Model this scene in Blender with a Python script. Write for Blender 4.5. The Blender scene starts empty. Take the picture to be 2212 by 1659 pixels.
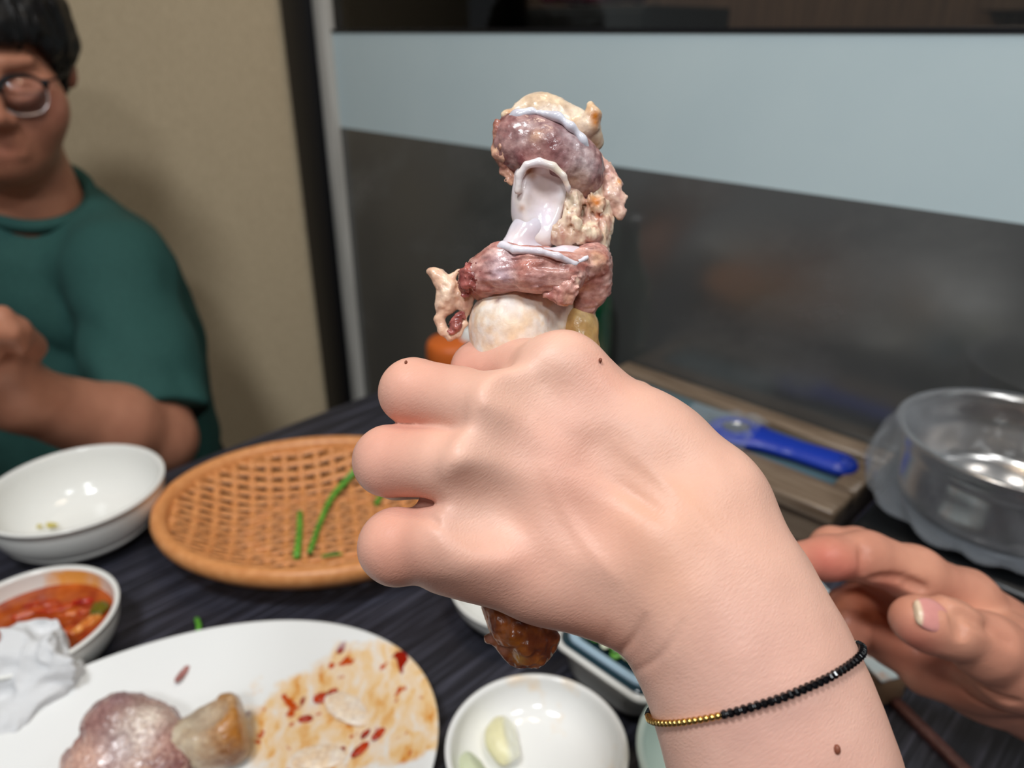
import bpy, bmesh, math, random
import numpy as np
from mathutils import Vector, Matrix

random.seed(7)
SC = bpy.context.scene
COL = SC.collection

# ------------------------------------------------------------------ camera
FPX = 1620.0
CX, CY = 1106.0, 829.5
PITCH = math.atan(760.0 / FPX)
CAMZ = 1.17                      # phone height; the table top is 0.42 m lower
SP, CP = math.sin(PITCH), math.cos(PITCH)
cam_d = bpy.data.cameras.new('camera')
cam_d.sensor_width = 36.0
cam_d.lens = FPX / 2212.0 * 36.0
cam_d.clip_start = 0.01
cam_d.dof.use_dof = True
cam_d.dof.focus_distance = 0.222
cam_d.dof.aperture_fstop = 9.5
cam = bpy.data.objects.new('camera', cam_d)
cam.location = (0, 0, CAMZ)
cam.rotation_euler = (math.pi / 2 - PITCH, 0, 0)
COL.objects.link(cam)
SC.camera = cam

# ------------------------------------------------------------------ view, world, lamps
SC.view_settings.view_transform = 'Standard'
SC.view_settings.look = 'None'
SC.view_settings.gamma = 1.0
SC.view_settings.use_curve_mapping = False
SC.view_settings.exposure = -0.08
w = bpy.data.worlds.new('room_ambience')
SC.world = w
w.use_nodes = True
w.node_tree.nodes['Background'].inputs[0].default_value = (0.93, 0.97, 1.0, 1)
w.node_tree.nodes['Background'].inputs[1].default_value = 0.26


def lamp(x, y, z, power, size, colour, shape='DISK'):
    d = bpy.data.lights.new('ceiling_or_fill_lamp', 'AREA')
    d.shape = shape
    d.size = size
    d.energy = power
    d.color = colour
    o = bpy.data.objects.new('ceiling_or_fill_lamp', d)
    o.location = (x, y, CAMZ + z)
    COL.objects.link(o)
    return o


COOL = (0.93, 0.97, 1.0)
WARM = (1.0, 0.80, 0.58)
lamp(-0.42, -0.20, 1.15, 15.0, 0.30, COOL)
lamp(0.55, -0.35, 1.15, 8.0, 0.30, COOL)
lamp(-0.05, -1.05, 1.15, 13.0, 0.30, COOL)
for dx, dy in ((0, 0), (0.16, 0.05), (-0.05, 0.17), (0.14, 0.2)):
    lamp(0.10 + dx, 0.42 + dy, 1.12, 1.0, 0.07, WARM)
lamp(-0.05, 1.80, 1.10, 11.0, 0.25, WARM)            # unseen fill lamp, added to brighten the room beyond the window

# ------------------------------------------------------------------ geometry helpers
MR = np.array([[1, 0, 0], [0, SP, -CP], [0, CP, SP]], dtype=float)   # camera axes -> world axes
TZ = CAMZ - 0.42                                                       # table top


def cs(x, y, d):
    """a point of the hand / bone in the frame of the phone, metres"""
    return np.array([(x - CX) / FPX * d, (CY - y) / FPX * d, -d])


def to_world(p):
    return np.asarray(p) @ MR.T + np.array([0, 0, CAMZ])


def at(x, y, d):
    return to_world(cs(x, y, d))


def on(x, y, z):
    v = MR @ np.array([(x - CX) / FPX, (CY - y) / FPX, -1.0])
    t = (z - CAMZ) / v[2]
    return np.array([v[0] * t, v[1] * t, z])


# wall frame: n towards the window wall, s along it
NW = np.array([0.702, 0.712])
SW = np.array([0.712, -0.702])


def ns(n, s, z=0.0):
    p = NW * n + SW * s
    return np.array([p[0], p[1], z])


def lin(r, g, b):
    def f(c):
        c /= 255.0
        return c / 12.92 if c <= 0.04045 else ((c + 0.055) / 1.055) ** 2.4
    return (f(r), f(g), f(b))


ORG = {}


def props(o, label=None, cat=None, group=None, kind=None):
    if label: o['label'] = label
    if cat: o['category'] = cat
    if group: o['group'] = group
    if kind: o['kind'] = kind
    return o


def thing(name, loc, label=None, cat=None, group=None, kind=None):
    o = bpy.data.objects.new(name, None)
    o.empty_display_size = 0.02
    o.location = tuple(float(v) for v in loc)
    COL.objects.link(o)
    ORG[o.name] = np.array(loc, dtype=float)
    return props(o, label, cat, group, kind)


def mesh_obj(name, v, f, mat, parent=None, origin=None, smooth=True, cols=None):
    v = np.asarray(v, dtype=np.float64)
    if parent is not None:
        org = ORG[parent.name]
    elif origin is None:
        lo, hi = v.min(0), v.max(0)
        org = np.array([(lo[0] + hi[0]) / 2, (lo[1] + hi[1]) / 2, lo[2]])
    else:
        org = np.asarray(origin, dtype=float)
    me = bpy.data.meshes.new(name)
    vv = (v - org).astype(np.float32)
    if isinstance(f, np.ndarray) and f.ndim == 2:
        nf, k = f.shape
        me.vertices.add(len(vv))
        me.vertices.foreach_set('co', vv.ravel())
        me.loops.add(nf * k)
        me.loops.foreach_set('vertex_index', f.ravel().astype(np.int32))
        me.polygons.add(nf)
        me.polygons.foreach_set('loop_start', np.arange(0, nf * k, k, dtype=np.int32))
        me.polygons.foreach_set('loop_total', np.full(nf, k, dtype=np.int32))
        me.update(calc_edges=True)
        me.validate()
    else:
        me.from_pydata([tuple(p) for p in vv], [], [tuple(int(i) for i in q) for q in f])
        me.update()
    if smooth:
        me.polygons.foreach_set('use_smooth', np.ones(len(me.polygons), dtype=bool))
    if cols is not None:
        a = me.attributes.new('Col', 'FLOAT_COLOR', 'POINT')
        c = np.ones((len(vv), 4), dtype=np.float32)
        c[:, :3] = np.clip(cols, 0, 1)
        a.data.foreach_set('color', c.ravel())
    if mat is not None:
        me.materials.append(mat)
    o = bpy.data.objects.new(name, me)
    COL.objects.link(o)
    if parent is not None:
        o.parent = parent
    else:
        o.location = tuple(org)
    ORG[o.name] = org
    return o


def lathe(profile, n=64, sx=1.0, sy=1.0, rot=0.0, c=(0, 0, 0), closed=True):
    """revolve (r, z) pairs; start and end on the axis where r == 0"""
    v, f = [], []
    rings = []
    for r, z in profile:
        if r <= 1e-6:
            rings.append([len(v)])
            v.append((c[0], c[1], c[2] + z))
        else:
            ids = []
            for i in range(n):
                a = 2 * math.pi * i / n
                x, y = r * sx * math.cos(a), r * sy * math.sin(a)
                ids.append(len(v))
                v.append((c[0] + x * math.cos(rot) - y * math.sin(rot),
                          c[1] + x * math.sin(rot) + y * math.cos(rot), c[2] + z))
            rings.append(ids)
    for a, b in zip(rings[:-1], rings[1:]):
        for i in range(n):
            j = (i + 1) % n
            if len(a) == 1 and len(b) == 1:
                continue
            if len(a) == 1:
                f.append((a[0], b[i], b[j]))
            elif len(b) == 1:
                f.append((a[i], b[0], a[j]))
            else:
                f.append((a[i], b[i], b[j], a[j]))
    return np.array(v), f


def smooth_profile(pts, it=2):
    """Chaikin rounding of an open (r, z) profile"""
    p = [tuple(q) for q in pts]
    for _ in range(it):
        q = [p[0]]
        for a, b in zip(p[:-1], p[1:]):
            q.append((a[0] * .75 + b[0] * .25, a[1] * .75 + b[1] * .25))
            q.append((a[0] * .25 + b[0] * .75, a[1] * .25 + b[1] * .75))
        q.append(p[-1])
        p = q
    return p


def box(c, ax, half, bevel=0.0, seg=2):
    """oriented box: centre, three axes (rows), half sizes"""
    bm = bmesh.new()
    bmesh.ops.create_cube(bm, size=2.0)
    for vv in bm.verts:
        vv.co = Vector((vv.co.x * half[0], vv.co.y * half[1], vv.co.z * half[2]))
    if bevel > 0:
        bmesh.ops.bevel(bm, geom=list(bm.edges), offset=bevel, segments=seg, affect='EDGES', profile=0.5)
    bm.verts.index_update()
    loc = np.array([tuple(vv.co) for vv in bm.verts])
    f = [[vv.index for vv in fc.verts] for fc in bm.faces]
    bm.free()
    return loc @ np.asarray(ax, dtype=float) + np.asarray(c, dtype=float), f


AX_W = np.array([[NW[0], NW[1], 0], [-SW[0], -SW[1], 0], [0, 0, 1]])   # n, -s, up (right handed)
AX_I = np.eye(3)


def wbox(n0, n1, s0, s1, z0, z1, bevel=0.0, seg=2):
    return box(ns((n0 + n1) / 2, (s0 + s1) / 2, (z0 + z1) / 2), AX_W,
               (abs(n1 - n0) / 2, abs(s1 - s0) / 2, abs(z1 - z0) / 2), bevel, seg)


def tube(pts, rad, n=10, caps=True):
    pts = np.asarray(pts, dtype=float)
    m = len(pts)
    rad = np.broadcast_to(np.asarray(rad, dtype=float), (m,))
    v, f = [], []
    up = np.array([0.13, 0.21, 0.97])
    prev = None
    for i in range(m):
        t = pts[min(i + 1, m - 1)] - pts[max(i - 1, 0)]
        t = t / (np.linalg.norm(t) + 1e-12)
        if prev is None:
            a = np.cross(t, up)
        else:
            a = prev - t * np.dot(prev, t)
        a = a / (np.linalg.norm(a) + 1e-12)
        prev = a
        b = np.cross(t, a)
        for k in range(n):
            th = 2 * math.pi * k / n
            v.append(pts[i] + rad[i] * (a * math.cos(th) + b * math.sin(th)))
    for i in range(m - 1):
        for k in range(n):
            l = (k + 1) % n
            f.append((i * n + k, i * n + l, (i + 1) * n + l, (i + 1) * n + k))
    if caps:
        f.append(tuple(range(n - 1, -1, -1)))
        f.append(tuple((m - 1) * n + k for k in range(n)))
    return np.array(v), f


def spline(pts, sub=8):
    pts = np.asarray(pts, dtype=float)
    p = np.vstack([2 * pts[0] - pts[1], pts, 2 * pts[-1] - pts[-2]])
    out = []
    for i in range(1, len(p) - 2):
        for k in range(sub):
            t = k / sub
            out.append(0.5 * ((2 * p[i]) + (-p[i - 1] + p[i + 1]) * t
                              + (2 * p[i - 1] - 5 * p[i] + 4 * p[i + 1] - p[i + 2]) * t * t
                              + (-p[i - 1] + 3 * p[i] - 3 * p[i + 1] + p[i + 2]) * t ** 3))
    out.append(pts[-1])
    return np.array(out)


# ------------------------------------------------------------------ noise and signed distance fields
def _hash(i, j, k, seed):
    h = (i.astype(np.int64) * 374761393 + j.astype(np.int64) * 668265263 + k.astype(np.int64) * 2147483647 + seed * 974711) & 0xFFFFFFFF
    h = ((h ^ (h >> 13)) * 1274126177) & 0xFFFFFFFF
    h = (h ^ (h >> 16)) & 0xFFFFFF
    return h.astype(np.float32) / 8388608.0 - 1.0


def noise(p, freq, seed=0):
    q = np.asarray(p) * freq
    i = np.floor(q).astype(np.int64)
    t = (q - i).astype(np.float32)
    t = t * t * (3 - 2 * t)
    r = np.zeros(len(q), dtype=np.float32)
    for dx in (0, 1):
        wx = t[:, 0] if dx else 1 - t[:, 0]
        for dy in (0, 1):
            wy = t[:, 1] if dy else 1 - t[:, 1]
            for dz in (0, 1):
                wz = t[:, 2] if dz else 1 - t[:, 2]
                r += wx * wy * wz * _hash(i[:, 0] + dx, i[:, 1] + dy, i[:, 2] + dz, seed)
    return r


def fbm(p, freq, seed=0, octaves=3):
    p = np.asarray(p)
    a, r, s = 1.0, 0.0, 0.0
    for o in range(octaves):
        r = r + a * noise(p, freq * 2 ** o, seed + o * 17)
        s += a
        a *= 0.5
    return r / s


def sstep(a, b, x):
    t = np.clip((x - a) / (b - a), 0, 1)
    return t * t * (3 - 2 * t)


class Field:
    def __init__(self, lo, hi, vox):
        self.lo = np.asarray(lo, dtype=float)
        self.vox = vox
        n = np.ceil((np.asarray(hi) - self.lo) / vox).astype(int) + 1
        self.ax = [(self.lo[a] + vox * np.arange(n[a])).astype(np.float32) for a in range(3)]
        self.F = np.full(tuple(n), 0.05, dtype=np.float32)

    def _sl(self, lo, hi):
        sl = []
        for a in range(3):
            i0 = int(np.clip(np.floor((lo[a] - self.lo[a]) / self.vox), 0, len(self.ax[a]) - 1))
            i1 = int(np.clip(np.ceil((hi[a] - self.lo[a]) / self.vox) + 1, i0 + 1, len(self.ax[a])))
            sl.append(slice(i0, i1))
        return tuple(sl)

    def _apply(self, sl, d, k, op):
        A = self.F[sl]
        if op == 'u':
            r = np.minimum(A, d)
            if k > 0:
                h = np.maximum(k - np.abs(A - d), 0) / k
                r = r - h * h * k * 0.25
        else:                                   # cut
            d = -d
            r = np.maximum(A, d)
            if k > 0:
                h = np.maximum(k - np.abs(A - d), 0) / k
                r = r + h * h * k * 0.25
        self.F[sl] = r

    def cap(self, a, b, ra, rb, k=0.0, op='u', squash=None):
        a = np.asarray(a, dtype=np.float32); b = np.asarray(b, dtype=np.float32)
        R = max(ra, rb) * (1 if squash is None else max(1, squash[1])) + k + 4 * self.vox
        sl = self._sl(np.minimum(a, b) - R, np.maximum(a, b) + R)
        X = self.ax[0][sl[0]][:, None, None] - a[0]
        Y = self.ax[1][sl[1]][None, :, None] - a[1]
        Z = self.ax[2][sl[2]][None, None, :] - a[2]
        ab = b - a
        L2 = float(ab @ ab) + 1e-12
        t = np.clip((X * ab[0] + Y * ab[1] + Z * ab[2]) / L2, 0, 1)
        dx, dy, dz = X - t * ab[0], Y - t * ab[1], Z - t * ab[2]
        rr = ra + (rb - ra) * t
        if squash is None:
            d = np.sqrt(dx * dx + dy * dy + dz * dz) - rr
        else:                                   # (axis, factor): thickness along the axis is factor * radius
            nx = np.asarray(squash[0], dtype=np.float32)
            nx = nx / np.linalg.norm(nx)
            m = dx * nx[0] + dy * nx[1] + dz * nx[2]
            q = np.sqrt(np.maximum(dx * dx + dy * dy + dz * dz - m * m, 0) + (m / squash[1]) ** 2)
            d = (q - rr) * min(1.0, (1 + squash[1]) / 2)
        self._apply(sl, d.astype(np.float32), k, op)

    def chain(self, pts, rs, k=0.0, op='u', squash=None):
        for i in range(len(pts) - 1):
            self.cap(pts[i], pts[i + 1], rs[i], rs[i + 1], k, op, squash)

    def ell(self, c, rad, ax=None, k=0.0, op='u'):
        c = np.asarray(c, dtype=np.float32)
        ax = np.eye(3) if ax is None else np.asarray(ax, dtype=float)
        R = max(rad) + k + 4 * self.vox
        sl = self._sl(c - R, c + R)
        X = self.ax[0][sl[0]][:, None, None] - c[0]
        Y = self.ax[1][sl[1]][None, :, None] - c[1]
        Z = self.ax[2][sl[2]][None, None, :] - c[2]
        q0 = 0; q1 = 0
        for i in range(3):
            m = X * ax[i][0] + Y * ax[i][1] + Z * ax[i][2]
            q0 = q0 + (m / rad[i]) ** 2
            q1 = q1 + (m / rad[i] ** 2) ** 2
        k0 = np.sqrt(q0); k1 = np.sqrt(q1) + 1e-9
        d = k0 * (k0 - 1.0) / k1
        self._apply(sl, d.astype(np.float32), k, op)

    def rbox(self, c, half, rnd, ax=None, k=0.0, op='u'):
        c = np.asarray(c, dtype=np.float32)
        ax = np.eye(3) if ax is None else np.asarray(ax, dtype=float)
        R = float(np.linalg.norm(half)) + k + 4 * self.vox
        sl = self._sl(c - R, c + R)
        X = self.ax[0][sl[0]][:, None, None] - c[0]
        Y = self.ax[1][sl[1]][None, :, None] - c[1]
        Z = self.ax[2][sl[2]][None, None, :] - c[2]
        out = 0; ins = None
        for i in range(3):
            m = np.abs(X * ax[i][0] + Y * ax[i][1] + Z * ax[i][2]) - (half[i] - rnd)
            out = out + np.maximum(m, 0) ** 2
            ins = m if ins is None else np.maximum(ins, m)
        d = np.sqrt(out) + np.minimum(ins, 0) - rnd
        self._apply(sl, d.astype(np.float32), k, op)

    def displace(self, fn, band):
        idx = np.nonzero(np.abs(self.F) < band)
        P = np.stack([self.ax[a][idx[a]] for a in range(3)], axis=1)
        self.F[idx] += fn(P).astype(np.float32)

    def sample(self, p):
        i = [int(np.clip(round((p[a] - self.lo[a]) / self.vox), 0, self.F.shape[a] - 1)) for a in range(3)]
        return float(self.F[i[0], i[1], i[2]])

    def mesh(self):
        F = self.F
        S = F < 0
        c = np.zeros(tuple(n - 1 for n in F.shape), dtype=np.int8)
        n0, n1, n2 = c.shape
        for dx in (0, 1):
            for dy in (0, 1):
                for dz in (0, 1):
                    c += S[dx:dx + n0, dy:dy + n1, dz:dz + n2]
        act = (c > 0) & (c < 8)
        I, J, K = np.nonzero(act)
        ids = np.full(c.shape, -1, dtype=np.int32)
        ids[I, J, K] = np.arange(len(I))
        cor = [(dx, dy, dz) for dx in (0, 1) for dy in (0, 1) for dz in (0, 1)]
        V = [F[I + q[0], J + q[1], K + q[2]] for q in cor]
        acc = np.zeros((len(I), 3)); cnt = np.zeros(len(I))
        for a in range(8):
            for b in range(a + 1, 8):
                if sum(abs(cor[a][m] - cor[b][m]) for m in range(3)) != 1:
                    continue
                msk = (V[a] < 0) != (V[b] < 0)
                t = np.where(msk, V[a] / np.where(msk, V[a] - V[b], 1), 0)
                for m in range(3):
                    acc[:, m] += np.where(msk, cor[a][m] + (cor[b][m] - cor[a][m]) * t, 0)
                cnt += msk
        verts = self.lo + self.vox * (np.stack([I, J, K], 1) + acc / cnt[:, None])
        faces = []
        for axis in range(3):
            A = [slice(None)] * 3; B = [slice(None)] * 3
            A[axis] = slice(0, -1); B[axis] = slice(1, None)
            sa, sb = S[tuple(A)], S[tuple(B)]
            u, v = (axis + 1) % 3, (axis + 2) % 3
            e = np.stack(np.nonzero(sa != sb), 1)
            ok = (e[:, u] >= 1) & (e[:, v] >= 1) & (e[:, u] < c.shape[u]) & (e[:, v] < c.shape[v]) & (e[:, axis] < c.shape[axis])
            e = e[ok]
            neg = sa[e[:, 0], e[:, 1], e[:, 2]]
            qs = []
            for du, dv in ((-1, -1), (0, -1), (0, 0), (-1, 0)):
                g = e.copy(); g[:, u] += du; g[:, v] += dv
                qs.append(ids[g[:, 0], g[:, 1], g[:, 2]])
            q = np.stack(qs, 1)
            q[~neg] = q[~neg][:, ::-1]
            faces.append(q)
        f = np.concatenate(faces)
        return verts, f[(f >= 0).all(1)]


def relax(v, f, it=1, lam=0.5):
    """light Laplacian smoothing of a quad mesh"""
    for _ in range(it):
        s = np.zeros_like(v); n = np.zeros(len(v))
        for a in range(4):
            b = (a + 1) % 4
            np.add.at(s, f[:, a], v[f[:, b]]); np.add.at(n, f[:, a], 1)
            np.add.at(s, f[:, b], v[f[:, a]]); np.add.at(n, f[:, b], 1)
        v = v * (1 - lam) + lam * s / np.maximum(n, 1)[:, None]
    return v


# ------------------------------------------------------------------ materials
def nodes(m):
    return m.node_tree.nodes, m.node_tree.links


def base_mat(name, rgb=(0.8, 0.8, 0.8), rough=0.5, spec=0.5, metal=0.0, coat=0.0, sss=0.0, sss_r=(0.008, 0.003, 0.0015), trans=0.0, ior=1.45, alpha=1.0):
    m = bpy.data.materials.new(name)
    m.use_nodes = True
    b = m.node_tree.nodes['Principled BSDF']
    b.inputs['Base Color'].default_value = (*rgb, 1)
    b.inputs['Roughness'].default_value = rough
    b.inputs['Specular IOR Level'].default_value = spec
    b.inputs['Metallic'].default_value = metal
    b.inputs['Coat Weight'].default_value = coat
    b.inputs['Coat Roughness'].default_value = 0.08
    b.inputs['Subsurface Weight'].default_value = sss
    b.inputs['Subsurface Radius'].default_value = tuple(sss_r)
    b.inputs['Subsurface Scale'].default_value = 1.0
    b.inputs['Transmission Weight'].default_value = trans
    b.inputs['IOR'].default_value = ior
    b.inputs['Alpha'].default_value = alpha
    return m


def N(m, kind, **kw):
    n = m.node_tree.nodes.new(kind)
    for k, v in kw.items():
        if k in n.inputs.keys():
            n.inputs[k].default_value = v
        else:
            setattr(n, k, v)
    return n


def L(m, a, ao, b, bi):
    m.node_tree.links.new(a.outputs[ao], b.inputs[bi])


def coords(m, scale=(1, 1, 1), rot=(0, 0, 0)):
    t = N(m, 'ShaderNodeTexCoord')
    src, so = t, 'Object'
    if any(rot):
        m0 = N(m, 'ShaderNodeMapping')
        m0.inputs['Rotation'].default_value = rot
        L(m, src, so, m0, 'Vector')
        src, so = m0, 'Vector'
    mp = N(m, 'ShaderNodeMapping')
    mp.inputs['Scale'].default_value = scale
    L(m, src, so, mp, 'Vector')
    return mp


def ramp(m, stops):
    r = N(m, 'ShaderNodeValToRGB')
    e = r.color_ramp.elements
    while len(e) > 1:
        e.remove(e[-1])
    e[0].position = stops[0][0]; e[0].color = (*stops[0][1], 1)
    for p, c in stops[1:]:
        q = e.new(p); q.color = (*c, 1)
    return r


def bump(m, src, out, strength, dist, prev=None):
    b = N(m, 'ShaderNodeBump')
    b.inputs['Strength'].default_value = strength
    b.inputs['Distance'].default_value = dist
    L(m, src, out, b, 'Height')
    if prev is not None:
        L(m, prev, 'Normal', b, 'Normal')
    else:
        L(m, b, 'Normal', m.node_tree.nodes['Principled BSDF'], 'Normal')
    return b


def noisy_mat(name, c1, c2, scale=30.0, rough=0.5, bumpd=0.0, stretch=(1, 1, 1), rot=(0, 0, 0), detail=4.0, lo=0.35, hi=0.65, **kw):
    m = base_mat(name, c1, rough, **kw)
    mp = coords(m, stretch, rot)
    n = N(m, 'ShaderNodeTexNoise', Scale=scale, Detail=detail)
    L(m, mp, 'Vector', n, 'Vector')
    r = ramp(m, [(lo, c1), (hi, c2)])
    L(m, n, 'Fac', r, 'Fac')
    L(m, r, 'Color', m.node_tree.nodes['Principled BSDF'], 'Base Color')
    if bumpd:
        bump(m, n, 'Fac', 1.0, bumpd)
    return m


def col_mat(name, rough=0.4, vary=0.12, vscale=220.0, bumpd=0.0002, bscale=900.0, **kw):
    """organic surface: pigment from the mesh's colour attribute, broken up by fine noise"""
    m = base_mat(name, (1, 1, 1), rough, **kw)
    a = N(m, 'ShaderNodeAttribute', attribute_name='Col')
    mp = coords(m)
    n = N(m, 'ShaderNodeTexNoise', Scale=vscale, Detail=3.0)
    L(m, mp, 'Vector', n, 'Vector')
    r = ramp(m, [(0.25, (1 - vary, 1 - vary * 1.35, 1 - vary * 1.3)), (0.75, (1 + vary,) * 3)])
    L(m, n, 'Fac', r, 'Fac')
    mx = N(m, 'ShaderNodeMix', data_type='RGBA', blend_type='MULTIPLY')
    mx.inputs[0].default_value = 1.0
    m.node_tree.links.new(a.outputs['Color'], mx.inputs[6])
    m.node_tree.links.new(r.outputs['Color'], mx.inputs[7])
    m.node_tree.links.new(mx.outputs[2], m.node_tree.nodes['Principled BSDF'].inputs['Base Color'])
    if bumpd:
        n2 = N(m, 'ShaderNodeTexNoise', Scale=bscale, Detail=3.0)
        L(m, mp, 'Vector', n2, 'Vector')
        bump(m, n2, 'Fac', 1.0, bumpd)
    return m


# ================================================================== THE SETTING
M = {}
M['ceramic'] = base_mat('white_ceramic', lin(236, 235, 230), 0.12, 0.5)
M['ceramic_green'] = base_mat('pale_green_melamine', lin(204, 222, 215), 0.22, 0.5)
M['black_paint'] = base_mat('black_powder_paint', lin(12, 13, 18), 0.45, 0.4)
M['aluminium'] = noisy_mat('satin_aluminium', lin(206, 204, 198), lin(176, 174, 168), 90, 0.5, stretch=(1, 1, 0.05))
M['black_plastic'] = base_mat('black_burner_enamel', lin(14, 15, 17), 0.3, 0.5)

# dark stained table laminate: long grain towards the window wall
m = base_mat('dark_stained_oak_laminate', lin(30, 30, 38), 0.42, 0.5)
mp = coords(m, (5.0, 130.0, 1.0), (0, 0, -math.atan2(NW[1], NW[0])))
n1 = N(m, 'ShaderNodeTexNoise', Scale=1.0, Detail=5.0, Roughness=0.65)
L(m, mp, 'Vector', n1, 'Vector')
mp2 = coords(m, (14.0, 420.0, 1.0), (0, 0, -math.atan2(NW[1], NW[0])))
n2 = N(m, 'ShaderNodeTexNoise', Scale=1.0, Detail=3.0)
L(m, mp2, 'Vector', n2, 'Vector')
mx = N(m, 'ShaderNodeMix', data_type='FLOAT')
mx.inputs[0].default_value = 0.45
L(m, n1, 'Fac', mx, 2); L(m, n2, 'Fac', mx, 3)
r = ramp(m, [(0.34, lin(22, 21, 25)), (0.5, lin(40, 40, 48)), (0.66, lin(78, 78, 92))])
L(m, mx, 0, r, 'Fac')
L(m, r, 'Color', m.node_tree.nodes['Principled BSDF'], 'Base Color')
rr = ramp(m, [(0.3, (0.36,) * 3), (0.7, (0.55,) * 3)])
L(m, mx, 0, rr, 'Fac')
L(m, rr, 'Color', m.node_tree.nodes['Principled BSDF'], 'Roughness')
bump(m, mx, 0, 1.0, 0.0006)
M['table'] = m

M['wall_beige'] = noisy_mat('beige_woven_wallpaper', lin(208, 189, 157), lin(192, 173, 142), 500, 0.85, 0.0003, stretch=(1, 1, 0.25))
M['floor'] = noisy_mat('brown_floor_vinyl', lin(92, 74, 58), lin(70, 55, 44), 9, 0.5, stretch=(0.4, 6, 1))
M['far_wall'] = noisy_mat('brown_board_wall', lin(110, 84, 70), lin(84, 63, 54), 20, 0.7, stretch=(8, 8, 0.3))
M['column_grey'] = noisy_mat('grey_plaster_column', lin(150, 140, 128), lin(135, 126, 116), 60, 0.8)
M['film'] = noisy_mat('frosted_window_film', lin(208, 226, 230), lin(202, 221, 226), 8, 0.55, lo=0.3, hi=0.7)
# lower panel: charcoal back-painted glass with wiped smears
m = base_mat('charcoal_glass_panel', lin(52, 54, 54), 0.2, 1.0, ior=1.65)
mp = coords(m, (3.0, 3.0, 5.0), (0.3, 0.2, 0.4))
n1 = N(m, 'ShaderNodeTexNoise', Scale=1.6, Detail=5.0, Roughness=0.6)
L(m, mp, 'Vector', n1, 'Vector')
r = ramp(m, [(0.5, lin(74, 75, 74)), (0.75, lin(92, 93, 92))])
L(m, n1, 'Fac', r, 'Fac')
L(m, r, 'Color', m.node_tree.nodes['Principled BSDF'], 'Base Color')
rr = ramp(m, [(0.4, (0.14,) * 3), (0.75, (0.34,) * 3)])
L(m, n1, 'Fac', rr, 'Fac')
L(m, rr, 'Color', m.node_tree.nodes['Principled BSDF'], 'Roughness')
M['panel'] = m
# clear glass: thin pane
m = bpy.data.materials.new('clear_window_glass'); m.use_nodes = True
nt = m.node_tree; nt.nodes.clear()
out = nt.nodes.new('ShaderNodeOutputMaterial'); mixs = nt.nodes.new('ShaderNodeMixShader')
tr = nt.nodes.new('ShaderNodeBsdfTransparent'); gl = nt.nodes.new('ShaderNodeBsdfGlossy')
tr.inputs[0].default_value = (0.82, 0.86, 0.85, 1); gl.inputs['Roughness'].default_value = 0.03
fr = nt.nodes.new('ShaderNodeFresnel'); fr.inputs[0].default_value = 1.45
nt.links.new(fr.outputs[0], mixs.inputs[0]); nt.links.new(tr.outputs[0], mixs.inputs[1]); nt.links.new(gl.outputs[0], mixs.inputs[2])
nt.links.new(mixs.outputs[0], out.inputs[0])
M['glass'] = m

WN = 0.7175                                             # wall plane
FLOOR = 0.0
CEIL = 2.45
# floor slab
v, f = box((0.0, 0.9, -0.02), AX_I, (3.2, 3.2, 0.02))
props(mesh_obj('floor', v, f, M['floor'], smooth=False), kind='structure')

# window wall: lower panel, frosted band, clear pane
win = thing('window_1', ns(WN, 0.1, FLOOR), kind='structure')
v, f = wbox(WN, WN + 0.03, -1.10, 1.6, FLOOR, CAMZ - 0.140)
mesh_obj('lower_panel', v, f, M['panel'], win, smooth=False)
v, f = wbox(WN + 0.001, WN + 0.03, -1.10, 1.6, CAMZ - 0.140, CAMZ - 0.001)
mesh_obj('frosted_band', v, f, M['film'], win, smooth=False)
v, f = wbox(WN + 0.006, WN + 0.012, -1.10, 1.6, CAMZ + 0.004, CEIL - 0.2)
mesh_obj('clear_pane', v, f, M['glass'], win, smooth=False)
v, f = wbox(WN - 0.001, WN + 0.03, -1.10, 1.6, CAMZ - 0.001, CAMZ + 0.0042, 0.0008, 1)
mesh_obj('glazing_bead', v, f, M['black_paint'], win, smooth=False)
v, f = wbox(WN - 0.004, WN + 0.03, -1.10, 1.6, CEIL - 0.2, CEIL, 0.002, 1)
mesh_obj('head_rail', v, f, M['black_paint'], win, smooth=False)

v, f = wbox(WN - 0.012, WN + 0.03, -1.131, -1.10, FLOOR, CEIL, 0.003, 2)
props(mesh_obj('trim_1', v, f, M['aluminium']), kind='structure')
v, f = wbox(WN - 0.02, WN + 0.06, -1.212, -1.131, FLOOR, CEIL, 0.003, 2)
props(mesh_obj('trim_2', v, f, M['black_paint']), kind='structure')

# beige wall behind the seated man
p0 = ns(WN + 0.015, -1.205); p1 = p0 + np.array([-1.9, -0.22, 0])
d = (p1 - p0) / np.linalg.norm(p1 - p0); nrm = np.array([-d[1], d[0], 0])
v, f = box((p0 + p1) / 2 - nrm * 0.0 + np.array([0, 0.035, CEIL / 2]), np.array([d, nrm, [0, 0, 1]]), (np.linalg.norm(p1 - p0) / 2, 0.03, CEIL / 2))
props(mesh_obj('wall_left', v, f, M['wall_beige'], smooth=False), kind='structure')

# ceiling and the room's back wall, both out of the frame
M['ceil'] = noisy_mat('off_white_ceiling_board', lin(206, 202, 194), lin(198, 194, 186), 40, 0.9)
v, f = box((0.0, -0.2, CEIL + 0.03), AX_I, (2.6, 2.3, 0.02))
props(mesh_obj('ceiling', v, f, M['ceil'], smooth=False), kind='structure')
M['back_wall'] = noisy_mat('brown_panelled_wall', lin(120, 92, 70), lin(96, 72, 56), 12, 0.6, stretch=(6, 6, 0.4))
v, f = box((0.0, -2.4, CEIL / 2), AX_I, (2.6, 0.03, CEIL / 2))
props(mesh_obj('wall_back', v, f, M['back_wall'], smooth=False), kind='structure')

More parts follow.
